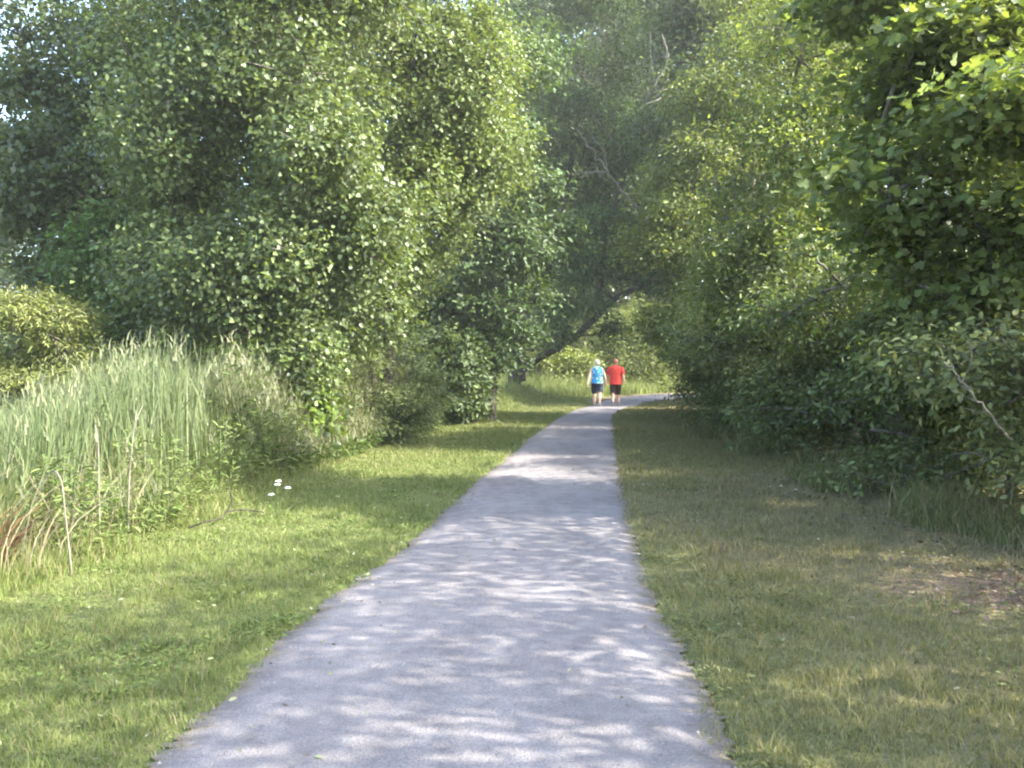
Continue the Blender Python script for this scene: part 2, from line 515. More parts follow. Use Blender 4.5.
xs = np.concatenate([np.linspace(-260, -16, 26), np.linspace(-15, 15, 181), np.linspace(16, 260, 26)])
ys = np.concatenate([np.linspace(-120, -9, 14), np.linspace(-8, 60, 240), np.linspace(62, 420, 30)])
GX, GY = np.meshgrid(xs, ys, indexing='ij')
dmin = np.full(GX.shape, 1e9)
for t in range(0, NS, 2):
    dd = np.hypot(GX - cen[t, 0], GY - cen[t, 1]) - hw[t]
    dmin = np.minimum(dmin, dd)
rel = np.clip(dmin / 1.5, 0, 1)
GZ = -.006 + rel * (.05 * (vnoise(GX * .5, GY * .5, 21) - .3) + .03 * (vnoise(GX * 1.6, GY * 1.6, 22) - .5))
GZ = np.where(dmin < 0, -.05, GZ)
GZ -= .35 * np.clip((-GX - 4.5) / 5, 0, 1) * np.clip((dmin - 1) / 3, 0, 1)        # the wet hollow under the reeds
GV = np.stack([GX, GY, GZ], -1).reshape(-1, 3)
ny = len(ys)
i, j = np.meshgrid(np.arange(len(xs) - 1), np.arange(ny - 1), indexing='ij')
a = (i * ny + j).ravel()
GF = np.stack([a, a + ny, a + ny + 1, a + 1], 1)
ground = link('ground', mesh_np('ground', GV, GF, smooth=True), M['ground'])
kind(ground, 'structure', 'turf and soil of the verges and wood floor')

GZB = np.where(dmin < 0, -.004, GZ)

def gz(x, y):
    x = np.asarray(x, float); y = np.asarray(y, float)
    xi = np.clip(np.searchsorted(xs, x) - 1, 0, len(xs) - 2); yi = np.clip(np.searchsorted(ys, y) - 1, 0, ny - 2)
    fx = np.clip((x - xs[xi]) / (xs[xi + 1] - xs[xi]), 0, 1); fy = np.clip((y - ys[yi]) / (ys[yi + 1] - ys[yi]), 0, 1)
    return (GZB[xi, yi] * (1 - fx) + GZB[xi + 1, yi] * fx) * (1 - fy) + (GZB[xi, yi + 1] * (1 - fx) + GZB[xi + 1, yi + 1] * fx) * fy

# ------------------------------------------------------------------ blades
def blades(X, Y, H, W, col, rng, bend=.35, seg=2, lean=None, z0=None):
    """grass-like blades: tapered strips that arch over; one triangle tip"""
    n = len(X)
    az = rng.random(n) * 6.283
    dirv = np.stack([np.cos(az), np.sin(az), np.zeros(n)], 1)
    if lean is not None: dirv = unit(dirv + lean)
    face = rng.random(n) * 6.283
    side = np.stack([np.cos(face), np.sin(face), np.zeros(n)], 1)
    b = bend * (.3 + rng.random(n))
    base = np.stack([X, Y, gz(X, Y) if z0 is None else z0], 1)
    V = []
    ts = np.linspace(0, 1, seg + 1)
    for t in ts:
        off = dirv * (b * H * t ** 2)[:, None]
        off[:, 2] += H * (t - .35 * b * t ** 2)
        c = base + off
        wd = (W * (1 - t) ** .6 * .5 if t < 1 else W * .04)
        V += [c - side * wd[:, None], c + side * wd[:, None]]
    V = np.stack(V, 1)
    k = V.shape[1]
    f = np.array([(2 * s, 2 * s + 1, 2 * s + 3, 2 * s + 2) for s in range(seg)])
    F = (f[None] + (np.arange(n) * k)[:, None, None]).reshape(-1, 4)
    grad = np.ones(k)
    C = np.repeat(col, k, axis=0)
    return V.reshape(-1, 3), F, C

class Batch:
    def __init__(s): s.V = []; s.F = []; s.C = []; s.n = 0
    def add(s, V, F, C):
        s.V.append(V); s.F.append(F + s.n); s.C.append(C); s.n += len(V)
    def obj(s, name, mat, parent=None):
        return link(name, mesh_np(name, np.concatenate(s.V), np.concatenate(s.F), np.concatenate(s.C)), M[mat], parent)

GREEN_L = np.array([(.13, .172, .045), (.17, .212, .062), (.225, .25, .095)])
GREEN_R = np.array([(.15, .165, .058), (.21, .205, .082), (.3, .265, .145)])
STRAW = np.array([(.27, .225, .125), (.37, .31, .19)])

def on_path(X, Y):
    r = np.full(X.shape, False)
    far = Y > 30
    xf, yf = X[far], Y[far]; hit = np.zeros(len(xf), bool)
    for t in range(int(NS * .5), NS):
        hit |= np.hypot(xf - cen[t, 0], yf - cen[t, 1]) < hw[t] * .97
    r[far] = hit
    return r

def verge(side, n, rng):
    u = rng.random(n)
    d = 2.9 * (46 / 2.9) ** u
    if side < 0:
        x1 = edge_x(d, -1); x0 = np.minimum(np.interp(d, [3, 6, 10, 16, 22, 28, 36, 46], [-4.2, -4.2, -3.9, -3.5, -2.6, -.9, .2, 1.0]), x1 - .6)
        X = x1 + .03 - (x1 - x0) * rng.random(n) + .2 * np.clip(vnoise(d * 3.1, d * 0 + .4, 38) - .45, 0, 1)
        edge = np.maximum(x1 - X, 0)
    else:
        x0 = edge_x(d, 1); x1 = np.interp(d, [3, 7, 12, 20, 26, 32, 46], [4.6, 4.6, 4.6, 4.8, 5.4, 6.4, 12])
        X = x0 - .03 + (x1 - x0) * rng.random(n) - .2 * np.clip(vnoise(d * 3.1, d * 0 + .4, 39) - .45, 0, 1)
        edge = np.maximum(X - x0, 0)
    p = vnoise(X * 1.1, d * 1.1, 31) * .6 + vnoise(X * 3.3, d * 3.3, 32) * .4
    dry = np.clip((vnoise(X * .55 + 9, d * .45, 33) * .6 + vnoise(X * 1.7, d * 1.3, 34) * .4 - .42) * 3.2, 0, 1) * (.22 if side < 0 else .9)
    gap = (edge < .05) & (rng.random(n) < .5)
    if side > 0:
        gap |= (np.hypot((X - 3.75) / 1.15, (d - 5.75) / .55) + .9 * (vnoise(X * 4, d * 4, 35) - .5) < 1) & (rng.random(n) < .6)
    p = np.clip(p * 1.5 - .25, 0, 1.2)
    cl = np.clip((vnoise(X * 6, d * 6, 36) - .62) * 4, 0, 1)
    H = (.018 + .040 * p + .05 * cl) * (.6 + .7 * rng.random(n)) * np.clip(.7 + edge * 2.0, .7, 1)
    tall = rng.random(n) < .03
    H = np.where(tall, H * 2.1, H)
    W = .0045 * np.maximum(1, d / 5.5) ** .9 * (.7 + .6 * rng.random(n))
    col = palette(n, GREEN_L if side < 0 else GREEN_R, rng, .15)
    st = palette(n, STRAW, rng, .12)
    isd = (rng.random(n) < dry * .75 + .06)[:, None]
    col = np.where(isd, st * (.8 if side > 0 else .9), col)
    k = ~gap & ~on_path(X, d)
    return blades(X[k], d[k], H[k], W[k], col[k], rng, .75, 2, z0=(gz(X, d) + np.where(edge < .12, .012, -.002))[k])

def rosettes(side, n, rng):
    d = 3.0 * (16 / 3.0) ** rng.random(n)
    X = edge_x(d, side) + side * (.02 + 2.6 * rng.random(n) ** 1.6)
    X = X[:, None] + .05 * rng.normal(size=(n, 7)); Y = d[:, None] + .05 * rng.normal(size=(n, 7))
    X, Y = X.ravel(), Y.ravel()
    k = vnoise(X * 2.2, Y * 2.2, 37) > .56
    X, Y = X[k], Y[k]; m = len(X)
    az = rng.random(m) * 6.283
    P_ = np.stack([X, Y, gz(X, Y) + .015 + .025 * rng.random(m)], 1)
    A = np.stack([np.cos(az), np.sin(az), .35 + .3 * rng.random(m)], 1)
    return leaf_cloud(P_, np.array([0, 0, 1.]) + .35 * rng.normal(size=(m, 3)), A, .026 * (.5 + rng.random(m)), 'oval',
                      palette(m, [(.1, .15, .035), (.135, .185, .05), (.17, .215, .07)] if side < 0 else [(.11, .14, .045), (.15, .17, .06), (.19, .19, .08)], rng))

b = Batch(); b.add(*rosettes(-1, 3000, RNG)); b.add(*verge(-1, 200000, RNG))
o = b.obj('verge_grass', 'grass'); kind(o, 'stuff', 'short bright green mown grass along the left of the path')
b = Batch(); b.add(*rosettes(1, 1800, RNG)); b.add(*verge(1, 210000, RNG))
o = b.obj('verge_grass', 'grass'); kind(o, 'stuff', 'short dry olive mown grass along the right of the path')

# unmown fringe of grass in front of the reeds and weeds
def fringe(n, rng):
    d = 5.0 * (40 / 5.0) ** rng.random(n)
    xe = np.interp(d, [5, 7, 10, 14, 19, 24, 28, 33, 40], [-3.1, -3.05, -2.75, -2.6, -2.2, -1.4, -.5, .7, 2.2])
    t = rng.random(n) ** .9
    X = xe - t * 1.6 + .25 * (vnoise(d * 1.3, d * 0, 41) - .5)
    H = (.10 + .75 * t * (.5 + vnoise(X * 2, d * 1.2, 42))) * (.5 + .8 * rng.random(n))
    W = .007 * np.maximum(1, d / 8) * (.6 + .7 * rng.random(n))
    col = palette(n, [(.12, .165, .04), (.165, .21, .06), (.225, .25, .1)], rng, .18)
    s = rng.random(n) < .13
    col[s] = palette(s.sum(), STRAW, rng)
    return blades(X, d, H, W, col, rng, .5, 3)
b = Batch(); b.add(*fringe(60000, RNG))
o = b.obj('tall_grass', 'grass'); kind(o, 'stuff', 'knee high unmown grass fringing the reed bed and shrubs')

def hedge_foot(n, rng):
    d = 5.5 * (26 / 5.5) ** rng.random(n)
    xe = np.interp(d, [5, 9, 14, 19, 23, 28, 34], [3.9, 4.0, 3.9, 4.2, 4.6, 5.4, 6.4])
    X = xe + 1.2 * (rng.random(n) - .25) + .5 * (vnoise(d * .9, d * 0 + .5, 43) - .5)
    k = vnoise(X * 1.4, d * 1.1, 44) > .42
    X, d = X[k], d[k]; n = len(X)
    H = (.08 + .32 * rng.random(n) ** 1.5) * (.5 + vnoise(X * 2, d * 2, 45))
    col = palette(n, [(.09, .12, .04), (.13, .16, .055), (.2, .2, .1)], rng, .2)
    s_ = rng.random(n) < .2
    col[s_] = palette(s_.sum(), STRAW, rng)
    return blades(X, d, H, .008 * np.maximum(1, d / 9) * (.5 + rng.random(n)), col, rng, .7, 3)
b = Batch(); b.add(*hedge_foot(16000, RNG))
o = b.obj('tall_grass', 'grass'); kind(o, 'stuff', 'ragged ungrazed grass tufts along the foot of the right hedge')

# reed bed
def reeds(n, rng):
    B = Batch()
    d = 6.4 + 9.5 * rng.random(n) ** .9
    xr = np.interp(d, [6, 9, 12, 16], [-3.3, -3.1, -3.0, -3.4])
    X = xr - 5.2 * rng.random(n) ** .85
    dens = vnoise(X * .9, d * .9, 51)
    k = (dens * .6 + .4 * vnoise(X * 3, d * 2, 53) > .3 + .22 * rng.random(n)) 
    X, d = X[k], d[k]; n = len(X)
    near = np.clip((xr[k] - X) / .7, .35, 1)
    H = (1.45 + .55 * rng.random(n) + .35 * (vnoise(X * .8, d * .8, 52) - .5)) * near * np.where(rng.random(n) < .2, .65, 1) * .88 * np.clip(1.2 + (X / d + .36) * 2.6, .68, 1)
    W = .016 * (.45 + 1.0 * rng.random(n))
    col = palette(n, [(.088, .128, .052), (.128, .168, .072), (.18, .21, .108)], rng, .16)
    B.add(*blades(X, d, H, W, col, rng, .15, 5))
    # leafy weeds along the front of the bed
    m = 8000; dd = 6.6 + 6 * rng.random(m)
    xx = np.interp(dd, [6, 9, 12, 16], [-3.2, -3.0, -2.85, -3.2]) - .9 * rng.random(m) ** 1.3
    kk = vnoise(xx * 1.8, dd * 1.5, 54) > .4
    xx, dd = xx[kk], dd[kk]; m = len(xx)
    P_ = np.stack([xx, dd, gz(xx, dd) + .75 * rng.random(m) * (.3 + vnoise(xx * 2, dd * 2, 55))], 1)
    az = rng.random(m) * 6.283
    B.add(*leaf_cloud(P_, np.array([0, 0, 1.]) + .5 * rng.normal(size=(m, 3)), np.stack([np.cos(az), np.sin(az), .2 + .3 * rng.random(m)], 1), .075 * (.4 + rng.random(m)), 'lance',
                      palette(m, [(.1, .15, .04), (.14, .19, .055), (.19, .225, .085)], rng)))
    # arching side leaves
    m = n // 4
    i = rng.integers(0, n, m)
    z0 = gz(X[i], d[i]) + H[i] * (.3 + .4 * rng.random(m))
    col2 = palette(m, [(.1, .145, .055), (.16, .2, .09)], rng, .18)
    B.add(*blades(X[i], d[i], H[i] * .5, W[i], col2, rng, .95, 4, z0=z0))
    # pale plumes on some stems
    m = n // 16
    i = rng.integers(0, n, m)
    for q in range(7):
        z0 = gz(X[i], d[i]) + H[i] * (.84 + .03 * q)
        B.add(*blades(X[i] + .015 * rng.normal(size=m), d[i] + .015 * rng.normal(size=m), np.full(m, .13), np.full(m, .016), palette(m, [(.17, .2, .1), (.25, .26, .16)], rng), rng, .5, 2, z0=z0))
    return B
o = reeds(17000, RNG).obj('reed_bed', 'grass'); kind(o, 'stuff', 'tall blue green reeds and cattails in the wet hollow')

def dry_reeds(n, rng):
    B = Batch()
    d = 6.0 + 2.6 * rng.random(n)
    X = -3.25 - 1.9 * rng.random(n) * np.clip((d - 5.0) / 1.5, .2, 1)
    H = .4 + .65 * rng.random(n)
    col = palette(n, [(.19, .165, .09), (.26, .23, .14), (.36, .33, .22)], rng, .2)
    B.add(*blades(X, d, H, .011 * (.6 + .8 * rng.random(n)), col, rng, .65, 4))
    m = 140
    B.add(*blades(-3.55 - .45 * rng.random(m), 5.9 + .5 * rng.random(m), .25 + .4 * rng.random(m), np.full(m, .03), palette(m, [(.13, .07, .035), (.2, .12, .06)], rng), rng, 1.0, 3))
    return B
o = dry_reeds(480, RNG).obj('dead_reeds', 'dry'); kind(o, 'stuff', 'buff dead reed stalks at the near edge of the reed bed')

# herbs and seeding grasses in front of the left shrubs
def weeds(n, rng):
    B = Batch()
    d = 11.5 + 12 * rng.random(n)
    xe = np.interp(d, [11, 14, 19, 24], [-2.95, -2.6, -2.0, -1.4])
    X = xe - 2.3 * rng.random(n)
    H = (.95 + .9 * vnoise(X * 1.2, d * .8, 61)) * np.clip((xe - X) / .8 + .25, .3, 1) * (.7 + .5 * rng.random(n))
    col = palette(n, [(.115, .15, .055), (.165, .19, .085), (.22, .22, .125)], rng, .2)
    B.add(*blades(X, d, H, np.full(n, .012), col, rng, .3, 4))
    m = n // 3; i = rng.integers(0, n, m)
    for q in range(5):
        z0 = gz(X[i], d[i]) + H[i] * (.78 + .05 * q)
        B.add(*blades(X[i] + .04 * rng.normal(size=m), d[i] + .03 * rng.normal(size=m), np.full(m, .13), np.full(m, .016), palette(m, [(.17, .19, .1), (.25, .25, .15)], rng), rng, .7, 2, z0=z0))
    # leafy stems
    m = n * 2; i = rng.integers(0, n, m)
    P = np.stack([X[i], d[i], gz(X[i], d[i]) + H[i] * (.1 + .75 * rng.random(m))], 1)
    az = rng.random(m) * 6.283
    A = np.stack([np.cos(az), np.sin(az), .3 * rng.random(m)], 1)
    Nn = np.array([0, 0, 1.]) + rng.normal(size=(m, 3)) * .4
    V, F, C = leaf_cloud(P, Nn, A, .13 * (.5 + rng.random(m)), 'lance', palette(m, [(.07, .12, .03), (.12, .17, .05)], rng))
    B.add(V, F, C)
    return B
o = weeds(19000, RNG).obj('tall_weeds', 'grass'); kind(o, 'stuff', 'waist high weeds and seeding grasses in front of the left shrubs')

# sunlit tall grass beyond the leaning tree and round the far bend
def far_grass(n, rng):
    X = -2 + 22 * rng.random(n)
    Y = 42 + 16 * rng.random(n)
    lx = np.interp(X, LE[150:, 0], LE[150:, 1])
    k = (Y > lx + .8) & (Y < lx + 9)
    k |= (X < 3.3) & (Y > 40) & (Y < 50)
    k &= ~on_path(X, Y)
    X, Y = X[k], Y[k]; n = len(X)
    H = .5 + .9 * vnoise(X * .6, Y * .6, 71) * (.6 + .6 * rng.random(n))
    near = np.clip((Y - np.interp(X, LE[150:, 0], LE[150:, 1])) / 2.5, .2, 1)
    H = H * near
    return blades(X, Y, H, np.full(n, .03), palette(n, [(.11, .16, .04), (.17, .21, .065), (.22, .24, .1)], rng), rng, .4, 3)
b = Batch(); b.add(*far_grass(26000, RNG))
o = b.obj('meadow_grass', 'grass'); kind(o, 'stuff', 'tall sunlit grass beyond the bend of the path')

# leaf litter on the right and pale bits lying in the grass
def litter(n, rng, x0, x1, y0, y1, cols, size, h=.035, patch=None):
    X = x0 + (x1 - x0) * rng.random(n); Y = y0 + (y1 - y0) * rng.random(n)
    if patch is not None:
        k = vnoise(X * 1.5, Y * 1.5, patch) > .42 + .2 * rng.random(n); X, Y = X[k], Y[k]; n = len(X)
    P = np.stack([X, Y, gz(X, Y) + .016 + h * rng.random(n)], 1)
    az = rng.random(n) * 6.283
    A = np.stack([np.cos(az), np.sin(az), .25 * rng.normal(size=n)], 1)
    Nn = np.array([0, 0, 1.]) + rng.normal(size=(n, 3)) * .45
    return leaf_cloud(P, Nn, A, size * (.6 + .8 * rng.random(n)), 'oval', palette(n, cols, rng, .25))
b = Batch()
def drift(n, rng):
    X = 3.9 + .75 * rng.normal(size=n); Y = 5.85 + .42 * rng.normal(size=n)
    k = (vnoise(X * 3, Y * 3, 81) > .5 * rng.random(n)) & (X > 2.4); X, Y = X[k], Y[k]; n = len(X)
    P_ = np.stack([X, Y, gz(X, Y) + .008 + .022 * rng.random(n)], 1); az = rng.random(n) * 6.283
    return leaf_cloud(P_, np.array([0, 0, 1.]) + rng.normal(size=(n, 3)) * .4, np.stack([np.cos(az), np.sin(az), .2 * rng.normal(size=n)], 1),
                      .036 * (.4 + rng.random(n)), 'oval', palette(n, [(.15, .095, .065), (.22, .15, .11), (.31, .23, .18)], rng, .25))
b.add(*drift(2200, RNG))
b.add(*litter(900, RNG, 3.3, 6, 5.0, 14.0, [(.12, .09, .05), (.2, .15, .1)], .05))
o = b.obj('leaf_litter', 'dry'); kind(o, 'stuff', 'patch of reddish brown dead leaves on the right verge')
def pebbles(n, rng):
    d = 3.0 * (20 / 3.0) ** rng.random(n)
    l, r = edge_x(d, -1), edge_x(d, 1)
    u = np.where(rng.random(n) < .6, np.abs(rng.normal(size=n)) * .09, rng.random(n)); u = np.clip(np.where(rng.random(n) < .5, u, 1 - u), .01, .99)
    X = l + (r - l) * u
    s_ = .0025 + .007 * rng.random(n) ** 4
    T = np.array([(1, 0, 0), (0, 1, 0), (-1, 0, 0), (0, -1, 0), (0, 0, .8)])
    V = np.stack([X, d, np.full(n, .012)], 1)[:, None, :] + s_[:, None, None] * T[None] * (1 + .35 * rng.normal(size=(n, 5, 1)))
    F = (np.array([(0, 1, 4, 4), (1, 2, 4, 4), (2, 3, 4, 4), (3, 0, 4, 4)])[None, :, :3] + (np.arange(n) * 5)[:, None, None]).reshape(-1, 3)
    me = mesh_np('gravel_crumbs', V.reshape(-1, 3), F, np.repeat(palette(n, [(.16, .15, .15), (.22, .21, .2), (.3, .28, .27)], rng), 5, axis=0))
    return link('gravel_crumbs', me, M['dry'])
kind(pebbles(1600, RNG), 'stuff', 'loose stone crumbs on the path, thickest along its edges')
b = Batch()
b.add(*litter(260, RNG, -4, -.4, 3.2, 12, [(.22, .25, .11), (.38, .38, .24)], .03, .05))
b.add(*litter(220, RNG, 1.2, 4.5, 3.2, 12, [(.22, .22, .12), (.4, .37, .27)], .035, .05))
b.add(*litter(90, RNG, -1.2, 1.2, 3.0, 14, [(.16, .12, .08), (.3, .27, .2)], .028, .0))
o = b.obj('fallen_leaf_scatter', 'dry'); kind(o, 'stuff', 'scattered pale clover heads and fallen leaf bits in the grass')

# ------------------------------------------------------------------ trees, left of the path
COTTON = [(.065, .1, .03), (.1, .14, .042), (.14, .18, .06)]
ASH = [(.045, .075, .026), (.07, .105, .036), (.10, .14, .05)]
GREYG = [(.048, .078, .034), (.07, .105, .045), (.098, .135, .06)]
DARKG = [(.038, .062, .022), (.058, .088, .03), (.085, .118, .042)]
YELLOW = [(.11, .15, .03), (.16, .2, .045), (.22, .24, .07)]

def G(x, y):
    return (x, y, float(gz(x, y)) - .03)

# the big cottonwood nearest the reeds
b0 = G(-3.9, 15.2)
lob = [lobe_px(b0, 285, 95, 14.6, 95, 85, 1.7), lobe_px(b0, 205, 150, 14.8, 90, 75, 1.6), lobe_px(b0, 330, 190, 14.2, 85, 75, 1.5),
       lobe_px(b0, 265, 265, 14.0, 80, 65, 1.4), lobe_px(b0, 180, 285, 14.8, 70, 60, 1.3, .8), lobe_px(b0, 285, 365, 13.7, 48, 62, .9, 1.0),
       lobe_px(b0, 380, 235, 14.4, 50, 50, 1.0, .8), lobe_px(b0, 300, -20, 15, 120, 80, 1.9, .8), lobe_px(b0, 180, 40, 15.4, 80, 70, 1.4, .6),
       lobe_px(b0, 260, -150, 15.5, 110, 90, 1.8, .6), lobe_px(b0, 360, 320, 14.6, 42, 40, .8, .7)]
woody('cottonwood_tree', 'large glossy leaved cottonwood with foliage hanging to the reeds, biggest tree on the left', 'tree', b0,
      [(0, 0, 0, .24), (.05, .02, 1.6, .2), (.12, .05, 3.6, .16), (.2, 0, 6, .11), (.3, .1, 8.6, .05)], lob, np.random.default_rng(1),
      150000, .074, 'heart', COTTON, 'glossy', 'bark', clump=.25, per=26, flat=.9, clump_jit=.24, boughs=12, inner=.2, bough_z=1.2)

# the second, sunlit cottonwood reaching towards the path
b0 = G(-2.55, 18.2)
lob = [lobe_px(b0, 474, 105, 17.6, 56, 52, 1.2, 1.1), lobe_px(b0, 432, 165, 17.4, 60, 55, 1.2), lobe_px(b0, 490, 160, 17.8, 36, 40, .8, 1.1),
       lobe_px(b0, 420, 70, 18, 70, 60, 1.4, .9), lobe_px(b0, 415, 235, 17.8, 48, 42, 1.0, .9), lobe_px(b0, 400, -20, 18.4, 90, 60, 1.6, .7),
       lobe_px(b0, 460, 30, 18.4, 40, 40, 1, .8), lobe_px(b0, 370, 300, 18, 45, 40, 1, .7), lobe_px(b0, 385, -130, 18.6, 95, 75, 1.7, .6)]
woody('cottonwood_tree', 'sunlit yellow green cottonwood whose rounded crown leans right over the path', 'tree', b0,
      [(0, 0, 0, .15), (.05, -.05, 1.8, .13), (.2, -.1, 4, .13), (.55, -.1, 6.4, .09), (.6, 0, 9, .04)], lob, np.random.default_rng(2),
      105000, .078, 'heart', [(.08, .125, .032), (.125, .17, .045), (.17, .205, .068)], 'glossy', 'darkbark', clump=.25, per=26, flat=.9, clump_jit=.2, boughs=12, inner=.2, bough_z=1.2)

# dark, thin topped trees at the far left: sky shows through
b0 = G(-8.6, 19)
lob = [lobe_px(b0, 95, 215, 18.5, 95, 75, 1.9), lobe_px(b0, 60, 130, 19, 85, 60, 1.7, .9), lobe_px(b0, 15, 175, 18.8, 60, 50, 1.4, 1.0), lobe_px(b0, 140, 95, 19, 70, 65, 1.5, .55),
       lobe_px(b0, 120, 20, 19.5, 85, 55, 1.6, .32), lobe_px(b0, 110, 310, 18.4, 95, 50, 1.5), lobe_px(b0, 30, 40, 19.5, 70, 50, 1.4, .28),
       lobe_px(b0, 195, 240, 18.8, 70, 70, 1.4, .9), lobe_px(b0, 190, 340, 18.4, 70, 40, 1.2)]
woody('cottonwood_tree', 'dark thin topped tree at the far left with white sky showing through its leaves', 'tree', b0,
      [(0, 0, 0, .22), (-.05, 0, 2, .18), (.1, .05, 4.4, .14), (.05, .1, 7, .09), (.2, .1, 9.2, .04)], lob, np.random.default_rng(3),
      84000, .11, 'heart', DARKG, 'glossy', 'darkbark', clump=.34, per=28, flat=.7, boughs=8, inner=.3)

b0 = G(-6.6, 16.5)
lob = [lobe_px(b0, 118, 238, 16.2, 40, 30, .8), lobe_px(b0, 90, 265, 16.3, 30, 30, .7), lobe_px(b0, 140, 280, 16.2, 36, 34, .7), lobe_px(b0, 125, 330, 16.3, 36, 36, .7)]
woody('young_tree', 'small bright green sapling against the dark tree at the far left', 'tree', b0,
      [(0, 0, 0, .05), (.05, 0, 1.4, .04), (0, 0, 2.6, .03), (.05, 0, 3.6, .015)], lob, np.random.default_rng(4),
      8500, .12, 'oval', [(.06, .12, .025), (.09, .15, .035)], 'leaf', 'bark', clump=.26, per=24)

# yellow green shrub standing in the reeds
b0 = G(-7.0, 13)
lob = [lobe_px(b0, 20, 345, 13, 55, 50, .9), lobe_px(b0, 12, 305, 13, 36, 26, .6), lobe_px(b0, 72, 340, 12.9, 36, 34, .6), lobe_px(b0, 62, 318, 13, 24, 18, .5), lobe_px(b0, -50, 335, 13.3, 50, 50, .9), lobe_px(b0, 30, 390, 12.6, 70, 30, .8)]
woody('shrub', 'feathery yellow green shrub rising out of the reeds at the left edge', 'shrub', b0,
      [(0, 0, 0, .05), (.1, 0, .6, .04), (.1, 0, 1.3, .025), (.15, 0, 1.9, .012)], lob, np.random.default_rng(5),
      30000, .085, 'lance', [(.12, .155, .04), (.17, .2, .06), (.23, .245, .1)], 'matte', 'bark', clump=.2, per=24, flat=.4, boughs=7, inner=.2, up=.9, outw=.3,
      stems=[[(.05, 0, 0, .03), (-.5, .1, .7, .02), (-.9, .1, 1.5, .01)], [(0, .05, 0, .03), (.5, 0, .7, .02), (.8, 0, 1.4, .01)]])

# slim blue green tree with a visible grey stem
b0 = G(-.55, 24)
lob = [lobe_px(b0, 515, 245, 23.6, 42, 30, 1.0, .9), lobe_px(b0, 478, 215, 23.8, 42, 34, 1.0, .6), lobe_px(b0, 520, 310, 23.4, 34, 34, .9, .7), lobe_px(b0, 468, 300, 23.4, 34, 38, .9, .5),
       lobe_px(b0, 530, 195, 24.2, 32, 26, .9, .9), lobe_px(b0, 480, 130, 24.4, 55, 42, 1.3, .7), lobe_px(b0, 500, 350, 23.4, 36, 22, .8, .5), lobe_px(b0, 500, 60, 24.6, 60, 45, 1.4, .7), lobe_px(b0, 560, 235, 24.4, 26, 20, .7, .8)]
woody('young_tree', 'slim blue green tree with a bare grey stem at the left edge of the path', 'tree', b0,
      [(0, 0, 0, .13), (.03, 0, 1.2, .11), (.02, 0, 2.6, .1), (-.03, 0, 4.3, .08), (.1, 0, 6.2, .06), (.05, 0, 8.6, .03)], lob, np.random.default_rng(6),
      20000, .15, 'oval', [(.05, .088, .034), (.072, .12, .044), (.105, .15, .06)], 'leaf', 'bark', clump=.36, per=26, flat=.5)

# shrubs along the left edge
def shrub(name, label, base, lobs, seed, n, size, shape, cols, mat='leaf', **kw):
    h = max(l[0][2] for l in lobs)
    rg = np.random.default_rng(seed)
    st = [[(0, 0, 0, .03), (rg.normal() * .3, rg.normal() * .3, h * .5, .02), (rg.normal() * .6, rg.normal() * .5, h, .01)] for _ in range(5)]
    return woody(name, label, 'shrub', base, [(0, 0, 0, .05), (.05, 0, h * .4, .035), (0, .05, h * .8, .018)], lobs, rg, n, size, shape, cols, mat, 'bark', stems=st, **kw)

b0 = G(-1.05, 23)
shrub('shrub', 'dark leafy shrub at the foot of the slim tree left of the path', b0,
      [lobe_px(b0, 462, 375, 22.6, 30, 38, .8), lobe_px(b0, 440, 350, 22.9, 30, 26, .8), lobe_px(b0, 455, 405, 22.5, 32, 18, .7)], 21, 9000, .14, 'oval', ASH, clump=.26, per=26)
b0 = G(-2.75, 20.5)
shrub('shrub', 'dusty grey green shrub behind the waist high weeds on the left', b0,
      [lobe_px(b0, 395, 360, 20.2, 40, 30, .9), lobe_px(b0, 365, 385, 20, 38, 34, .9), lobe_px(b0, 415, 395, 20, 32, 34, .8), lobe_px(b0, 390, 420, 19.9, 40, 22, .8)], 22, 14000, .12, 'lance', GREYG, 'matte', clump=.26, per=28)
b0 = G(-1.9, 25)
shrub('shrub', 'shaded shrub in the gap between the sunlit cottonwood and the slim tree', b0,
      [lobe_px(b0, 420, 325, 25, 45, 40, 1.1), lobe_px(b0, 455, 300, 25.4, 40, 50, 1.1), lobe_px(b0, 390, 300, 25.4, 40, 45, 1.1)], 23, 11000, .16, 'oval', DARKG, clump=.35, per=26)
b0 = G(-3.7, 14.2)
shrub('sapling_shrub', 'bright leafy sucker growing at the right end of the reed bed', b0,
      [lobe_px(b0, 268, 395, 13.4, 32, 40, .6), lobe_px(b0, 300, 420, 13.4, 26, 30, .5), lobe_px(b0, 245, 370, 13.5, 24, 30, .5)], 24, 5200, .11, 'heart', [(.08, .13, .022), (.12, .17, .03)], 'glossy', clump=.24, per=22)

b0 = G(-2.45, 17.2)
shrub('shrub', 'pale green loose shrub hiding the trunk of the sunlit cottonwood', b0,
      [lobe_px(b0, 372, 385, 16.6, 34, 38, .7), lobe_px(b0, 398, 405, 16.6, 26, 30, .6), lobe_px(b0, 345, 405, 16.4, 30, 30, .6), lobe_px(b0, 375, 430, 16.3, 40, 16, .6)], 27, 15000, .085, 'lance',
      [(.085, .12, .045), (.125, .16, .065), (.17, .2, .09)], 'matte', clump=.22, per=24, boughs=5, inner=.2)

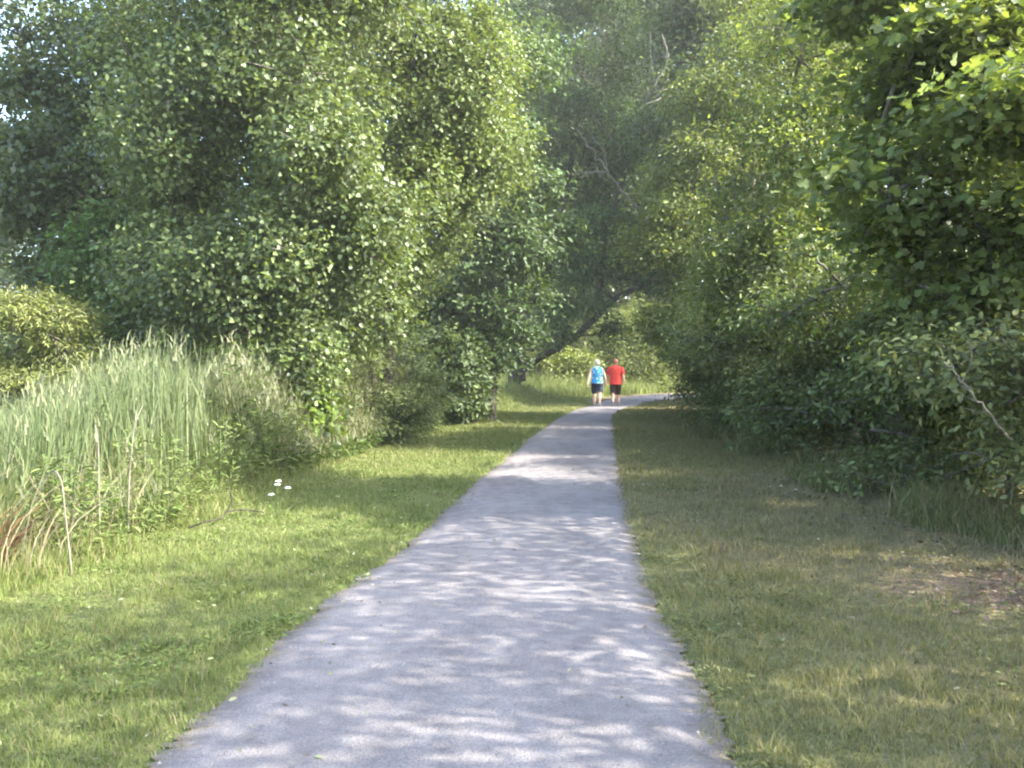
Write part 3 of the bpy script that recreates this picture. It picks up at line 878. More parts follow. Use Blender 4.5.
# ------------------------------------------------------------------ the leaning tree over the path
b0 = G(.15, 38)
P = lambda px, row, d: at(px, row, d) - np.array(b0)
lob = [lobe_px(b0, 575, 245, 38, 45, 40, 2.0), lobe_px(b0, 620, 235, 37.5, 45, 42, 2.0), lobe_px(b0, 590, 165, 38.5, 55, 45, 2.2), lobe_px(b0, 640, 150, 38.5, 50, 50, 2.2, .7),
       lobe_px(b0, 555, 310, 38.5, 24, 22, 1.2, .6), lobe_px(b0, 650, 275, 37.5, 36, 20, 1.6, 1.0), lobe_px(b0, 600, 275, 38, 50, 16, 1.6, .7), lobe_px(b0, 680, 240, 38, 45, 50, 2.0, .8),
       lobe_px(b0, 590, 80, 39, 70, 50, 2.6, .8), lobe_px(b0, 660, 60, 39, 60, 55, 2.6, .6), lobe_px(b0, 540, 120, 39.5, 45, 60, 2.4, .7)]
t0 = [(*P(513, 402, 38), .4), (*P(516, 380, 38), .28), (*P(529, 363, 37.9), .19), (*P(553, 351, 37.8), .15), (*P(582, 331, 37.7), .15), (*P(608, 304, 37.6), .14), (*P(640, 286, 37.6), .12), (*P(672, 276, 37.7), .1)]
lob += [lobe_px(b0, 560, 15, 40, 60, 45, 2.4, .8), lobe_px(b0, 625, -10, 40, 60, 45, 2.4, .8), lobe_px(b0, 525, 55, 40.5, 45, 45, 2.2, .7), lobe_px(b0, 590, -70, 40.5, 80, 50, 2.6, .5)]
lob += [lobe_px(b0, 548, 318, 36.8, 12, 8, .5, .3), lobe_px(b0, 588, 305, 36.8, 22, 12, .6, .7), lobe_px(b0, 560, 335, 36.9, 10, 10, .5, .3), lobe_px(b0, 612, 330, 38.5, 14, 10, .7, .3)]
lean = woody('leaning_tree', 'dark tree leaning right in an arch over the path before the walkers', 'tree', b0, t0, lob, np.random.default_rng(9),
      80000, .18, 'oval', [(.034, .07, .018), (.052, .098, .026), (.08, .13, .038)], 'matte', 'darkbark', clump=.5, per=24, limb_r=.3, boughs=6, inner=.3,
      stems=[[(*P(517, 380, 38), .4), (*P(520, 340, 38.3), .3), (*P(540, 290, 38.5), .24), (*P(560, 220, 38.6), .18), (*P(575, 140, 38.8), .1), (*P(585, 60, 39), .05)],
             [(*P(600, 310, 37.6), .2), (*P(600, 280, 37.7), .16), (*P(612, 220, 37.9), .12), (*P(640, 120, 38.2), .06)]])
BRG = np.random.default_rng(91)
def dead_branch(parent, lines, base):
    tb = Tubes()
    for pts, r0, r1 in lines:
        q = spline(pts, 6 * len(pts))
        ln = np.linalg.norm(q[-1] - q[0]); q[1:-1] += BRG.normal(size=(len(q) - 2, 3)) * ln * .012
        tb.add(q, np.linspace(r0, r1, len(q)), 6)
        for k in range(5):
            a = int(len(q) * (.3 + .13 * k)); t = unit(q[min(a + 1, len(q) - 1)] - q[a - 1]); v = unit(t + BRG.normal(size=3) * .7)
            L_ = ln * (.1 + .15 * BRG.random())
            tb.add([q[a], q[a] + v * L_ * .5, q[a] + v * L_ + BRG.normal(size=3) * L_ * .2], np.array([.5, .35, .2]) * r1, 4)
    o = link('dead_branch', tb.mesh('dead_branch'), M['snag'], parent)
    return o
P2 = lambda px, row, d: at(px, row, d) - np.array(b0)
o = dead_branch(lean, [([P2(640, 208, 35.3), P2(612, 180, 34.9), P2(600, 160, 34.7), P2(576, 128, 34.5)], .05, .016), ([P2(608, 176, 34.8), P2(604, 152, 34.6), P2(592, 138, 34.5)], .03, .012), ([P2(606, 172, 34.8), P2(590, 172, 34.6), P2(578, 174, 34.5)], .04, .015), ([P2(640, 208, 35.3), P2(652, 240, 36.5), P2(655, 272, 37.6)], .1, .12)], b0)
o['label'] = 'pale bare dead branch sticking up left'

# ------------------------------------------------------------------ sunlit bushes beyond the bend
b0 = G(6.3, 54)
lob = [lobe_px(b0, 625, 345, 53, 40, 34, 2.2), lobe_px(b0, 600, 352, 52.5, 32, 30, 1.8), lobe_px(b0, 650, 360, 52.5, 30, 30, 1.8), lobe_px(b0, 625, 375, 52, 45, 16, 1.4), lobe_px(b0, 640, 325, 54, 35, 24, 2)]
woody('willow_bush', 'pale sunlit willow bush filling the gap under the leaning tree', 'shrub', b0,
      [(0, 0, 0, .14), (.1, 0, 1.2, .1), (0, 0, 2.5, .06)], lob, np.random.default_rng(12), 20000, .26, 'lance', [(.11, .155, .045), (.16, .2, .06), (.21, .24, .09)], 'matte', 'bark', clump=.5, per=26, flat=.9)
b0 = G(10.6, 56)
lob = [lobe_px(b0, 672, 355, 55.5, 36, 34, 2.0), lobe_px(b0, 700, 345, 55.5, 34, 40, 2.0), lobe_px(b0, 660, 378, 55, 30, 14, 1.4), lobe_px(b0, 690, 380, 55, 34, 14, 1.4)]
woody('willow_bush', 'taller willow bush right of the walkers, half hidden by the right hedge', 'shrub', b0,
      [(0, 0, 0, .14), (-.1, 0, 1.2, .1), (0, 0, 2.5, .06)], lob, np.random.default_rng(18), 18000, .24, 'lance', [(.1, .145, .042), (.15, .19, .058), (.2, .23, .085)], 'matte', 'bark', clump=.5, per=26, flat=.9)
b0 = G(2.6, 49)
lob = [lobe_px(b0, 545, 372, 49, 26, 22, 1.2), lobe_px(b0, 572, 368, 49, 26, 18, 1.2), lobe_px(b0, 560, 388, 48.5, 40, 10, 1.0)]
woody('bush', 'low bright green bush behind the foot of the leaning tree', 'shrub', b0,
      [(0, 0, 0, .08), (0, 0, .6, .06), (0, 0, 1.2, .03)], lob, np.random.default_rng(13), 8000, .2, 'oval', YELLOW, 'leaf', 'bark', clump=.42, per=24)

# ------------------------------------------------------------------ trees, right of the path
# near maple: big leaves hanging into the upper right corner
b0 = G(6.3, 9.6)
lob = [lobe_px(b0, 960, 120, 8.9, 95, 75, 1.2), lobe_px(b0, 890, 195, 8.8, 70, 52, .9), lobe_px(b0, 985, 235, 8.7, 70, 60, .9), lobe_px(b0, 900, 70, 9.2, 80, 60, 1.1, .8),
       lobe_px(b0, 1040, 40, 9, 80, 80, 1.2), lobe_px(b0, 950, -15, 9.4, 110, 50, 1.3, .8), lobe_px(b0, 1080, 200, 9, 70, 90, 1.2), lobe_px(b0, 935, 290, 8.9, 60, 40, .8, .8)]
woody('maple_tree', 'near maple with large shaded leaves filling the upper right corner', 'tree', b0,
      [(0, 0, 0, .2), (-.05, 0, 1.5, .17), (.05, 0, 3.2, .14), (-.1, 0, 5, .1), (0, 0, 7.2, .04)], lob, np.random.default_rng(14),
      33000, .095, 'maple', [(.1, .145, .042), (.14, .185, .056), (.185, .22, .08)], 'thin', 'bark', clump=.32, per=22, flat=.35, up=.9, outw=.3, boughs=7, inner=.25)

b0 = G(6.2, 16.5)
lob = [lobe_px(b0, 790, 165, 15.6, 72, 62, 1.3), lobe_px(b0, 735, 225, 15.8, 58, 52, 1.1), lobe_px(b0, 820, 255, 15.4, 70, 60, 1.2), lobe_px(b0, 760, 300, 15.4, 60, 45, 1.0),
       lobe_px(b0, 850, 120, 16, 80, 70, 1.4, .8), lobe_px(b0, 800, 60, 16.4, 80, 60, 1.4, .7), lobe_px(b0, 880, 0, 16.6, 100, 50, 1.6, .6), lobe_px(b0, 835, 200, 17.6, 60, 60, 1.1, .9), lobe_px(b0, 860, 330, 15.2, 70, 50, 1.1)]
woody('box_elder_tree', 'yellow green tree glowing in sun midway along the right side', 'tree', b0,
      [(0, 0, 0, .18), (0, 0, 1.5, .15), (-.1, 0, 3.4, .12), (.1, 0, 5.4, .08), (0, 0, 7.4, .03)], lob, np.random.default_rng(15),
      50000, .09, 'oval', [(.1, .145, .034), (.14, .185, .048), (.19, .22, .075)], 'thin', 'bark', clump=.34, per=26, boughs=7, inner=.3)

b0 = G(6.9, 25.5)
lob = [lobe_px(b0, 690, 190, 24.6, 50, 55, 1.5), lobe_px(b0, 672, 245, 24.6, 40, 40, 1.2), lobe_px(b0, 720, 130, 25, 60, 55, 1.6), lobe_px(b0, 715, 280, 24.4, 55, 50, 1.4), lobe_px(b0, 690, 330, 24.4, 40, 36, 1.1),
       lobe_px(b0, 760, 90, 25.5, 70, 60, 1.8, .7), lobe_px(b0, 790, 20, 26, 80, 55, 1.8, .6)]
woody('box_elder_tree', 'sunlit tree overhanging the right edge of the path near the walkers', 'tree', b0,
      [(0, 0, 0, .2), (0, 0, 2, .17), (-.2, 0, 4.5, .13), (-.1, 0, 7, .08), (.2, 0, 9.8, .03)], lob, np.random.default_rng(16),
      44000, .125, 'oval', [(.11, .15, .04), (.15, .19, .055), (.2, .225, .085)], 'thin', 'bark', clump=.42, per=26, boughs=7, inner=.3)

b0 = G(8.6, 33)
lob = [lobe_px(b0, 720, 60, 32.5, 70, 60, 2.4), lobe_px(b0, 690, 120, 32.5, 45, 45, 1.8, .7), lobe_px(b0, 780, -10, 33, 90, 70, 2.8), lobe_px(b0, 700, -20, 33.5, 60, 60, 2.4), lobe_px(b0, 760, 140, 32.5, 80, 70, 2.4)]
tr = woody('ash_tree', 'tall grey green ash with bare dead twigs behind the overhanging right trees', 'tree', b0,
      [(0, 0, 0, .3), (0, 0, 4, .24), (-.3, 0, 8, .18), (-.6, 0, 12, .1), (-.4, 0, 16, .04)], lob, np.random.default_rng(17),
      40000, .19, 'oval', GREYG, 'leaf', 'bark', clump=.62, per=26, boughs=8, inner=.3)
P3 = lambda px, row, d: at(px, row, d) - np.array(b0)
o = dead_branch(tr, [([P3(690, 150, 32.6), P3(672, 96, 30.6), P3(655, 86, 30.3), P3(650, 32, 30.2)], .028, .01), ([P3(672, 96, 30.6), P3(662, 98, 30.4), P3(646, 104, 30.2)], .05, .02), ([P3(655, 86, 30.3), P3(668, 58, 30.2), P3(662, 34, 30.2)], .035, .015)], b0)
o['label'] = 'pale bare dead branches at the top'

# understorey hedge row of the right side: three kinds of shrub built once, then copied
def hedge_kind(name, label, seed, n, size, shape, cols, mat, h, rad, **kw):
    rg = np.random.default_rng(seed)
    lobs = [((rg.normal() * .35 * rad, rg.normal() * .35 * rad, h * z), (rad * s, rad * s, h * .24), 1)
            for z, s in ((.16, 1.0), (.3, .95), (.5, .85), (.66, .75), (.85, .5))]
    lobs += [((math.cos(a) * rad * .6, math.sin(a) * rad * .6, h * (.22 + .4 * rg.random())), (rad * .5, rad * .5, h * .17), .9) for a in rg.random(6) * 6.283]
    return shrub(name, label, (0, 0, 0), lobs, seed, int(n * 1.3), size * .9, shape, cols, mat, boughs=4, inner=.3, **kw)
HG = 'understorey shrubs along the right verge'
k1 = hedge_kind('honeysuckle_shrub', 'x', 31, 26000, .085, 'oval', [(.09, .12, .043), (.125, .16, .058), (.165, .195, .08)], 'matte', 3.3, 1.45, clump=.24, per=26)
k2 = hedge_kind('buckthorn_shrub', 'x', 32, 22000, .095, 'oval', [(.078, .115, .038), (.105, .15, .05), (.14, .18, .066)], 'leaf', 3.9, 1.5, clump=.28, per=26)
k3 = hedge_kind('dogwood_shrub', 'x', 33, 22000, .09, 'oval', [(.098, .125, .045), (.135, .16, .062), (.18, .2, .088)], 'matte', 2.9, 1.4, clump=.26, per=26)
HEDGE = [
    (k3, 5.35, 7.6, .3, .95, 'low shaded shrub nearest the leaf litter at the right edge, dead branch before it'),
    (k1, 5.5, 9.9, 1.2, 1.0, 'dark small leaved shrub just behind the leaf litter on the right'),
    (k2, 5.45, 12.2, 2.6, 1.0, 'tall dark shrub under the near maple on the right'),
    (k1, 5.35, 14.6, 4.0, 1.02, 'dull olive shrub with a few pale leaves below the glowing yellow green tree'),
    (k3, 5.45, 16.9, .9, 1.15, 'round brownish green shrub midway along the right hedge'),
    (k2, 5.75, 19.2, 5.2, 1.0, 'dark shrub whose skirt hangs over the grass halfway down the right verge'),
    (k1, 6.1, 22.0, 2.2, 1.15, 'deep green shrub below the sunlit overhanging tree on the right'),
    (k2, 7.0, 25.5, 3.3, 1.0, 'shaded shrub third from the bend on the right side of the path'),
    (k3, 6.9, 28.2, 1.0, 1.15, 'shaded shrub second from the bend on the right side of the path'),
    (k2, 9.0, 33.4, 4.4, 1.0, 'last dark shrub on the right before the path bends away'),
    (k1, 9.2, 13.0, 5.0, 1.4, 'tall shadowy shrub filling in behind the near maple'),
    (k2, 9.3, 18.0, .4, 1.4, 'tall shadowy shrub behind the glowing yellow green tree'),
    (k1, 9.0, 23.0, 3.0, 1.6, 'tall shadowy shrub behind the sunlit overhanging tree'),
]
seen = set()
for kk, x, y, rz, s, lab in HEDGE:
    if kk.name not in seen:
        seen.add(kk.name)
        r = kk
        r.location = G(x, y); r.rotation_euler = (0, 0, rz); r.scale = (s,) * 3
        r['label'] = lab; r['group'] = HG
    else:
        r = dup(kk, G(x, y), rz, s, lab, HG)
    if lab.startswith('low shaded'):
        near_shrub = r
# pale broken branch leaning out of the nearest shrub
rz, s = near_shrub.rotation_euler[2], near_shrub.scale[0]
def to_local(p):
    q = (np.array(p) - np.array(near_shrub.location)) / s
    c, n = math.cos(-rz), math.sin(-rz)
    return np.array([q[0] * c - q[1] * n, q[0] * n + q[1] * c, q[2]])
o = dead_branch(near_shrub, [([to_local(at(1012, 440, 6.9)), to_local(at(985, 410, 6.75)), to_local(at(962, 382, 6.7)), to_local(at(944, 362, 6.7))], .011, .006),
                             ([to_local(at(962, 382, 6.7)), to_local(at(972, 358, 6.6)), to_local(at(968, 340, 6.6))], .005, .003)], None)
o['label'] = 'pale broken dead branch'

# ------------------------------------------------------------------ the wood behind: two tall kinds, built once and copied
def tall_kind(name, seed, n, size, cols, h, rad, mat='leaf'):
    rg = np.random.default_rng(seed)
    lobs = []
    for q in range(13):
        z = .14 + .8 * (q + .5) / 13
        rr = rad * (1 - .55 * max(0, z - .45) / .55) * .75
        a = q * 2.4 + rg.random()
        lobs.append(((math.cos(a) * rr * .7, math.sin(a) * rr * .7, h * z), (rad * .55, rad * .55, h * .1), 1))
    return woody(name, 'x', 'tree', (0, 0, 0), [(0, 0, 0, .34), (.1, 0, h * .25, .28), (-.1, .1, h * .5, .2), (.1, 0, h * .75, .1), (0, 0, h * .92, .03)],
                 lobs, rg, n, size, 'quad', cols, mat, 'bark', clump=.6, per=24, twig=.1, boughs=6, inner=.25)
t1 = tall_kind('forest_tree', 41, 60000, .25, GREYG, 19, 4.2)
t2 = tall_kind('forest_tree', 42, 56000, .25, [(.04, .07, .022), (.06, .1, .03), (.09, .13, .045)], 16, 4.4)
WOOD = [
    (t1, 2.5, 60, 1.15, 'tall grey green forest tree closing the view above the walkers'),
    (t1, 9.5, 62, 1.15, 'tall grey green forest tree above the bend, right of the bare dead branches'),
    (t2, -3.5, 50, 1.2, 'tall forest tree rising behind the slim blue green tree'),
    (t1, -9, 46, 1.0, 'forest tree filling the gap between the two cottonwoods'),
    (t2, 5.2, 58, 1.1, 'dense forest tree behind the crown of the leaning tree'),
    (t2, 25, 40, .9, 'forest tree standing inside the bend on the right'),
    (t1, -.5, 66, 1.55, 'highest grey green forest tree, above the slim blue green tree'),
    (t1, 7.5, 70, 1.75, 'highest grey green forest tree, above the leaning tree'),
    (t1, 13.5, 36.2, .9, 'forest tree rising behind the right hedge and the overhanging tree'),
    (t2, 17, 21.5, .85, 'forest tree rising behind the right hedge and the glowing yellow green tree'),
    (t2, 17, 34, 1.1, 'forest tree deepest behind the right hedge'),
    (t2, -14, 34, .66, 'lower forest tree behind the dark thin topped tree at the far left'),
    (t1, -24, 42, .55, 'low hazy forest tree at the left edge above the yellow green shrub'),
    (t2, -18, 52, .75, 'forest tree in the distance behind the biggest cottonwood'),
    (t2, 15.5, 17, .62, 'smaller forest tree rising behind the near maple'),
]
seen = set()
for q, (kk, x, y, s, lab) in enumerate(WOOD):
    if kk.name not in seen:
        seen.add(kk.name); r = kk
        r.location = G(x, y); r.scale = (s,) * 3; r['label'] = lab
    else:
        r = dup(kk, G(x, y), q * 1.7, s, lab)
    r['group'] = 'forest trees closing the background'
# unseen trees added beside and behind the viewer, shaped to dapple the near path
rg = np.random.default_rng(55)
lobs = []
for q in range(11):
    z = 1.8 + 4.6 * (q + .5) / 11
    rr = 1.6 * (1 - .45 * max(0, (z - 4) / 3))
    a = q * 2.4
    lobs.append(((math.cos(a) * rr, math.sin(a) * rr, z), (1.15, 1.15, .62), 1))
shade_tree = woody('unseen_shade_tree', 'unseen roadside tree added to shade the near path, right of the view', 'tree', G(6.2, -4.6),
             [(0, 0, 0, .17), (.05, 0, 2, .14), (-.1, .1, 3.6, .1), (0, 0, 5, .06), (0, 0, 6.3, .02)], lobs, rg, 13000, .12, 'oval', ASH, 'leaf', 'bark',
             group='unseen trees added for shade outside the right edge of the view', clump=.2, per=30, flat=4.0, up=.3, outw=.3, droop=.0)
for x, y, s, rz in ((6.0, -1.2, .98, 2.0), (6.2, 2.4, 1.0, 4.0), (6.5, 5.6, .85, 5.1)):
    dup(shade_tree, G(x, y), rz, s)

# far low wood that reads as one mass along the ground
rg = np.random.default_rng(77)
lobs = []
for x in np.arange(-60, 62, 5.5):
    y = 70 + 6 * math.sin(x * .3) + abs(x) * -.15
    lobs.append(((x, y, 3 + rg.random()), (4.2, 2.2, 3.6), 1))
V, F, C, _ = foliage(lobs, rg, 26000, .5, 'quad', DARKG, clump=1.0, per=24)
o = link('far_woodland', mesh_np('far_woodland', V, F, C), M['leaf']); kind(o, 'stuff', 'dark band of far woodland behind all the trees')

def ellipsoid(c, r, nu=20, nv=14, f=None):
    V = []; F = []
    for i in range(nv + 1):
        t = math.pi * i / nv
        for j in range(nu):
            p = 2 * math.pi * j / nu
            d = np.array([math.sin(t) * math.cos(p), math.sin(t) * math.sin(p), math.cos(t)])
            s = f(d) if f else 1
            V.append(tuple(np.array(c) + d * np.array(r) * s))
    for i in range(nv):
        for j in range(nu):
            F.append((i * nu + j, (i + 1) * nu + j, (i + 1) * nu + (j + 1) % nu, i * nu + (j + 1) % nu))
    me = bpy.data.meshes.new('e'); me.from_pydata(V, [], F); me.update(); return me

white_m = plain_mat('white_cotton', (.75, .74, .72), .8, .05)

# ------------------------------------------------------------------ small plants and twigs at the left edge
umbel_m = plain_mat('umbel_white', (.5, .52, .42), .8, .2, 120)
def wild_carrot(px, row, label, seed):
    d = ground_d(row)
    p = at(px, row, d)
    rg = np.random.default_rng(seed)
    b0 = G(p[0], p[1])
    root = thing('wildflower', label, 'flower', b0, 'white wild flowers by the reeds')
    tb = Tubes(); heads = []
    for k in range(4):
        h = .24 + .2 * rg.random(); a = rg.random() * 6.28
        tip = np.array([math.cos(a) * .1, math.sin(a) * .1, h])
        tb.add([(0, 0, 0), tip * np.array([.35, .35, .6]), tip], [.004, .003, .002], 5)
        heads.append(tip)
    link('stem', tb.mesh('stem'), stem_m, root)
    for t in heads:
        e = ellipsoid(t, (.028, .028, .012), 22, 8, lambda d: 1 + .22 * math.sin(9 * math.atan2(d[1], d[0])) * abs(d[0] + .3) + .1 * math.sin(31 * d[0]) * math.sin(27 * d[1]))
        link('flower_head', e, umbel_m, root)
stem_m = plain_mat('green_stem', (.09, .14, .04), .6)
wild_carrot(277, 519, 'white umbel wildflower at the edge of the mown grass below the reeds', 5)

tb = Tubes()
q = spline([at(188, 528, 8.05), at(205, 524, 8.1) + [0, 0, .02], at(222, 517, 8.3), at(232, 500, 8.4), at(228, 488, 8.45)], 18)
q[0][2] = float(gz(*q[0][:2])) + .01
tb.add(q, np.linspace(.010, .005, 18), 6)
q2 = spline([q[10], q[10] + np.array([.12, .1, .0]), q[10] + np.array([.3, .16, -.03])], 8)
tb.add(q2, np.linspace(.009, .004, 8), 5)
o = link('fallen_branch', tb.mesh('fallen_branch'), M['darkbark']); setp(o, 'dark bent fallen branch lying in the grass below the reeds', 'branch')

def stalk(pts, label, seed):
    rg = np.random.default_rng(seed)
    tb = Tubes(); q = spline(pts, 16); q[0][2] = float(gz(*q[0][:2])) - .02
    tb.add(q, np.linspace(.006, .003, 16), 5)
    o = link('dead_stalk', tb.mesh('dead_stalk'), M['palebark']); setp(o, label, 'stalk', 'dead stalks standing before the reed bed')
stalk([at(72, 575, 6.3), at(66, 520, 6.3), at(61, 480, 6.3), at(50, 472, 6.35), at(36, 500, 6.4)], 'dead buff stalk bent over like a hook, nearest the left edge', 1)
stalk([at(100, 540, 7.0), at(99, 490, 7.0), at(98, 440, 7.05), at(95, 425, 7.1)], 'straight pale dead stalk standing between the hooked stalk and the fallen branch', 2)
stalk([at(128, 520, 7.4), at(130, 470, 7.4), at(135, 425, 7.45), at(143, 405, 7.5)], 'pale dead stalk leaning slightly right in the reeds', 3)

# ------------------------------------------------------------------ the two walkers
def skin(name, J, bones, sub=2, root=None):
    """J: name -> (pos, rx, ry) ; one continuous surface grown by a Skin modifier"""
    names = list(J)
    me = bpy.data.meshes.new(name)
    me.from_pydata([J[k][0] for k in names], [(names.index(a), names.index(b)) for a, b in bones], [])
    o = bpy.data.objects.new(name, me); COL.objects.link(o)
    md = o.modifiers.new('skin', 'SKIN'); md.use_smooth_shade = True
    ss = o.modifiers.new('sub', 'SUBSURF'); ss.levels = sub; ss.render_levels = sub
    for i, k in enumerate(names):
        sv = me.skin_vertices[0].data[i]
        sv.radius = (J[k][1], J[k][2] if len(J[k]) > 2 else J[k][1])
        sv.use_root = (k == (root or names[0]))
    dg = bpy.context.evaluated_depsgraph_get(); dg.update()
    m2 = bpy.data.meshes.new_from_object(o.evaluated_get(dg))
    bpy.data.objects.remove(o); bpy.data.meshes.remove(me)
    m2.name = name
    return m2

def join_meshes(name, ms):
    V = []; F = []; n = 0
    for m in ms:
        V += [tuple(v.co) for v in m.vertices]; F += [tuple(i + n for i in p.vertices) for p in m.polygons]; n += len(m.vertices)
    me = bpy.data.meshes.new(name); me.from_pydata(V, [], F); me.update()
    me.polygons.foreach_set('use_smooth', np.ones(len(F), bool))
    return me

def hand_tubes(wrist, dirv, side, size):
    """five separate bent fingers and a thumb side, rooted in the palm"""
    d = unit(np.array(dirv, float)); lat = np.array([0, 1., 0]); palmn = np.array([-side, 0, 0.])
    tb = Tubes()
    for k, (off, ln) in enumerate(((-.03, .07), (-.011, .08), (.010, .076), (.03, .06))):
        p0 = wrist + d * .085 * size + lat * off * size
        p1 = p0 + d * ln * .5 * size + palmn * .008
        p2 = p1 + d * ln * .3 * size + palmn * .022
        p3 = p2 + d * ln * .15 * size + palmn * .022
        tb.add([p0 - d * .03, p0, p1, p2, p3], np.array([.009, .0095, .009, .008, .005]) * size, 7)
    t0 = wrist + d * .035 * size + lat * .03 * size
    tb.add([t0 - lat * .015, t0 + lat * .012, t0 + lat * .03 + d * .03 + palmn * .012, t0 + lat * .034 + d * .055 + palmn * .02], np.array([.012, .012, .01, .006]) * size, 7)
    return tb.mesh('f')

def walker(label, base, H, sh, hip, step, skin_c, arm_out, belly, rz):
    s = H / 1.7
    root = thing('person', label, 'person', base, 'two people walking away', rz)
    J = {}
    J['pelvis'] = ((0, 0, .93 * s), .11 * hip, .085 * hip)
    J['waist'] = ((0, -.005, 1.08 * s), .1 * belly, .085 * belly)
    J['chest'] = ((0, -.005, 1.26 * s), .12 * sh, .085 * sh)
    J['upper'] = ((0, .0, 1.365 * s), .09 * sh, .065 * sh)
    J['neck'] = ((0, .01, 1.46 * s), .056, .058)
    J['nape'] = ((0, .018, 1.51 * s), .056, .06)
    bones = [('pelvis', 'waist'), ('waist', 'chest'), ('chest', 'upper'), ('upper', 'neck'), ('neck', 'nape')]
    hands = []
    legs = {}
    for sd in (-1, 1):
        n = 'L' if sd < 0 else 'R'
        fwd = step * (1 if sd < 0 else -1)
        hipj = np.array([sd * .095 * hip, 0, .86 * s])
        knee = np.array([sd * .1, .10 * max(fwd, 0) * 2 + fwd * .22 * 1, .475 * s])
        ank = np.array([sd * .095, fwd * .42 - (.06 if fwd < 0 else 0), (.085 if fwd > 0 else .14) * s])
        J['hip' + n] = (tuple(hipj), .088 * hip, .088 * hip)
        J['thigh' + n] = (tuple((hipj * .5 + knee * .5)), .083 * hip, .085 * hip)
        J['knee' + n] = (tuple(knee), .058, .06)
        J['calf' + n] = (tuple(knee * .65 + ank * .35 + np.array([0, -.015, 0])), .058, .062)
        J['ank' + n] = (tuple(ank), .036, .04)
        toe = ank + (np.array([sd * .02, .13, -.05 * s]) if fwd > 0 else np.array([sd * .02, .12, -.09 * s]))
        J['toe' + n] = (tuple(toe), .036, .026)
        bones += [('pelvis', 'hip' + n), ('hip' + n, 'thigh' + n), ('thigh' + n, 'knee' + n), ('knee' + n, 'calf' + n), ('calf' + n, 'ank' + n), ('ank' + n, 'toe' + n)]
        legs[n] = (hipj, knee, ank, toe)
        shd = np.array([sd * .175 * sh, -.005, 1.375 * s])
        elb = np.array([sd * (.235 * sh + arm_out * .3), -.02 - fwd * .12, 1.10 * s])
        wr = np.array([sd * (.25 * sh + arm_out * .55), .05 - fwd * .30, .88 * s])
        palm = wr + unit(wr - elb + np.array([0, .02, 0])) * .06
        J['shd' + n] = (tuple(shd), .062 * sh, .066 * sh)
        J['uarm' + n] = (tuple(shd * .5 + elb * .5), .052 * sh, .052 * sh)
        J['elb' + n] = (tuple(elb), .041, .042)
        J['farm' + n] = (tuple(elb * .65 + wr * .35), .041, .042)
        J['wr' + n] = (tuple(wr), .027, .03)
        J['palm' + n] = (tuple(palm), .02, .042)
        bones += [('upper', 'shd' + n), ('shd' + n, 'uarm' + n), ('uarm' + n, 'elb' + n), ('elb' + n, 'farm' + n), ('farm' + n, 'wr' + n), ('wr' + n, 'palm' + n)]
        hands.append(hand_tubes(wr, palm - wr, sd, 1.0))
    body = skin('body', J, bones, 2, 'pelvis')
    hc = np.array([0, .03, 1.595 * s])
    def hf(d):
        r = 1.0
        if d[1] > .2 and d[2] < 0: r *= 1 - .06 * abs(d[0])
        if d[1] > .93 and -.25 < d[2] < .1: r *= 1.16       # nose
        if d[1] > .7 and .12 < d[2] < .3 and .2 < abs(d[0]) < .55: r *= .95   # eye sockets
        if d[1] > .75 and -.62 < d[2] < -.48: r *= 1.03     # lips and chin
        if abs(d[0]) > .93 and abs(d[2]) < .28 and d[1] < .2: r *= 1.12       # ears
        return r
    head = ellipsoid(hc, (.078, .097, .118), 40, 30, hf)
    bm = join_meshes('body', [body, head] + hands)
    link('body', bm, skin_c, root)
    return root, J, legs, hc, s

def clothes(name, root, J, bones, mat, grow, cut=None):
    JJ = {k: (J[k][0], J[k][1] + grow, (J[k][2] if len(J[k]) > 2 else J[k][1]) + grow) for k in {x for b in bones for x in b}}
    first = bones[0][0]
    JJ = {first: JJ[first], **JJ}
    me = skin(name, JJ, bones, 2, first)
    return link(name, me, mat, root)

def hair_cap(root, hc, mat, r, back, seed):
    rg = np.random.default_rng(seed)
    ph = rg.random(5) * 6.28
    def f(d):
        w = 1 + .035 * math.sin(9 * d[0] + ph[0]) * math.sin(8 * d[2] + ph[1]) + .02 * math.sin(17 * d[1] + ph[2] + 9 * d[0])
        if d[1] > .25 and d[2] < .45: w *= .80     # leaves the face bare
        if d[2] < -back: w *= .78
        return w
    me = ellipsoid(hc + np.array([0, -.012, .012]), r, 40, 28, f)
    me.polygons.foreach_set('use_smooth', np.ones(len(me.polygons), bool))
    return link('hair', me, mat, root)

def shoe(root, leg, sole_m, up_m):
    hipj, knee, ank, toe = leg
    d = unit(np.array([toe[0] - ank[0], toe[1] - ank[1], toe[2] - ank[2] + .03]))
    heel = ank + np.array([0, -.035, -.055])
    JJ = {'heel': (tuple(heel), .042, .036), 'mid': (tuple(heel * .5 + toe * .5 + np.array([0, 0, .012])), .046, .036), 'toe': (tuple(toe + np.array([0, .02, 0])), .045, .026)}
    JJ['top'] = (tuple(ank + np.array([0, -.005, .0])), .045, .048)
    me = skin('shoe', JJ, [('heel', 'mid'), ('mid', 'toe'), ('heel', 'top')], 2, 'heel')
    o = link('shoe', me, up_m, root)
    sk = {'a': (tuple(ank + np.array([0, 0, .0])), .042, .045), 'b': (tuple(ank * .8 + knee * .2), .046, .049)}
    link('sock', skin('sock', sk, [('a', 'b')], 1, 'a'), sole_m, root)

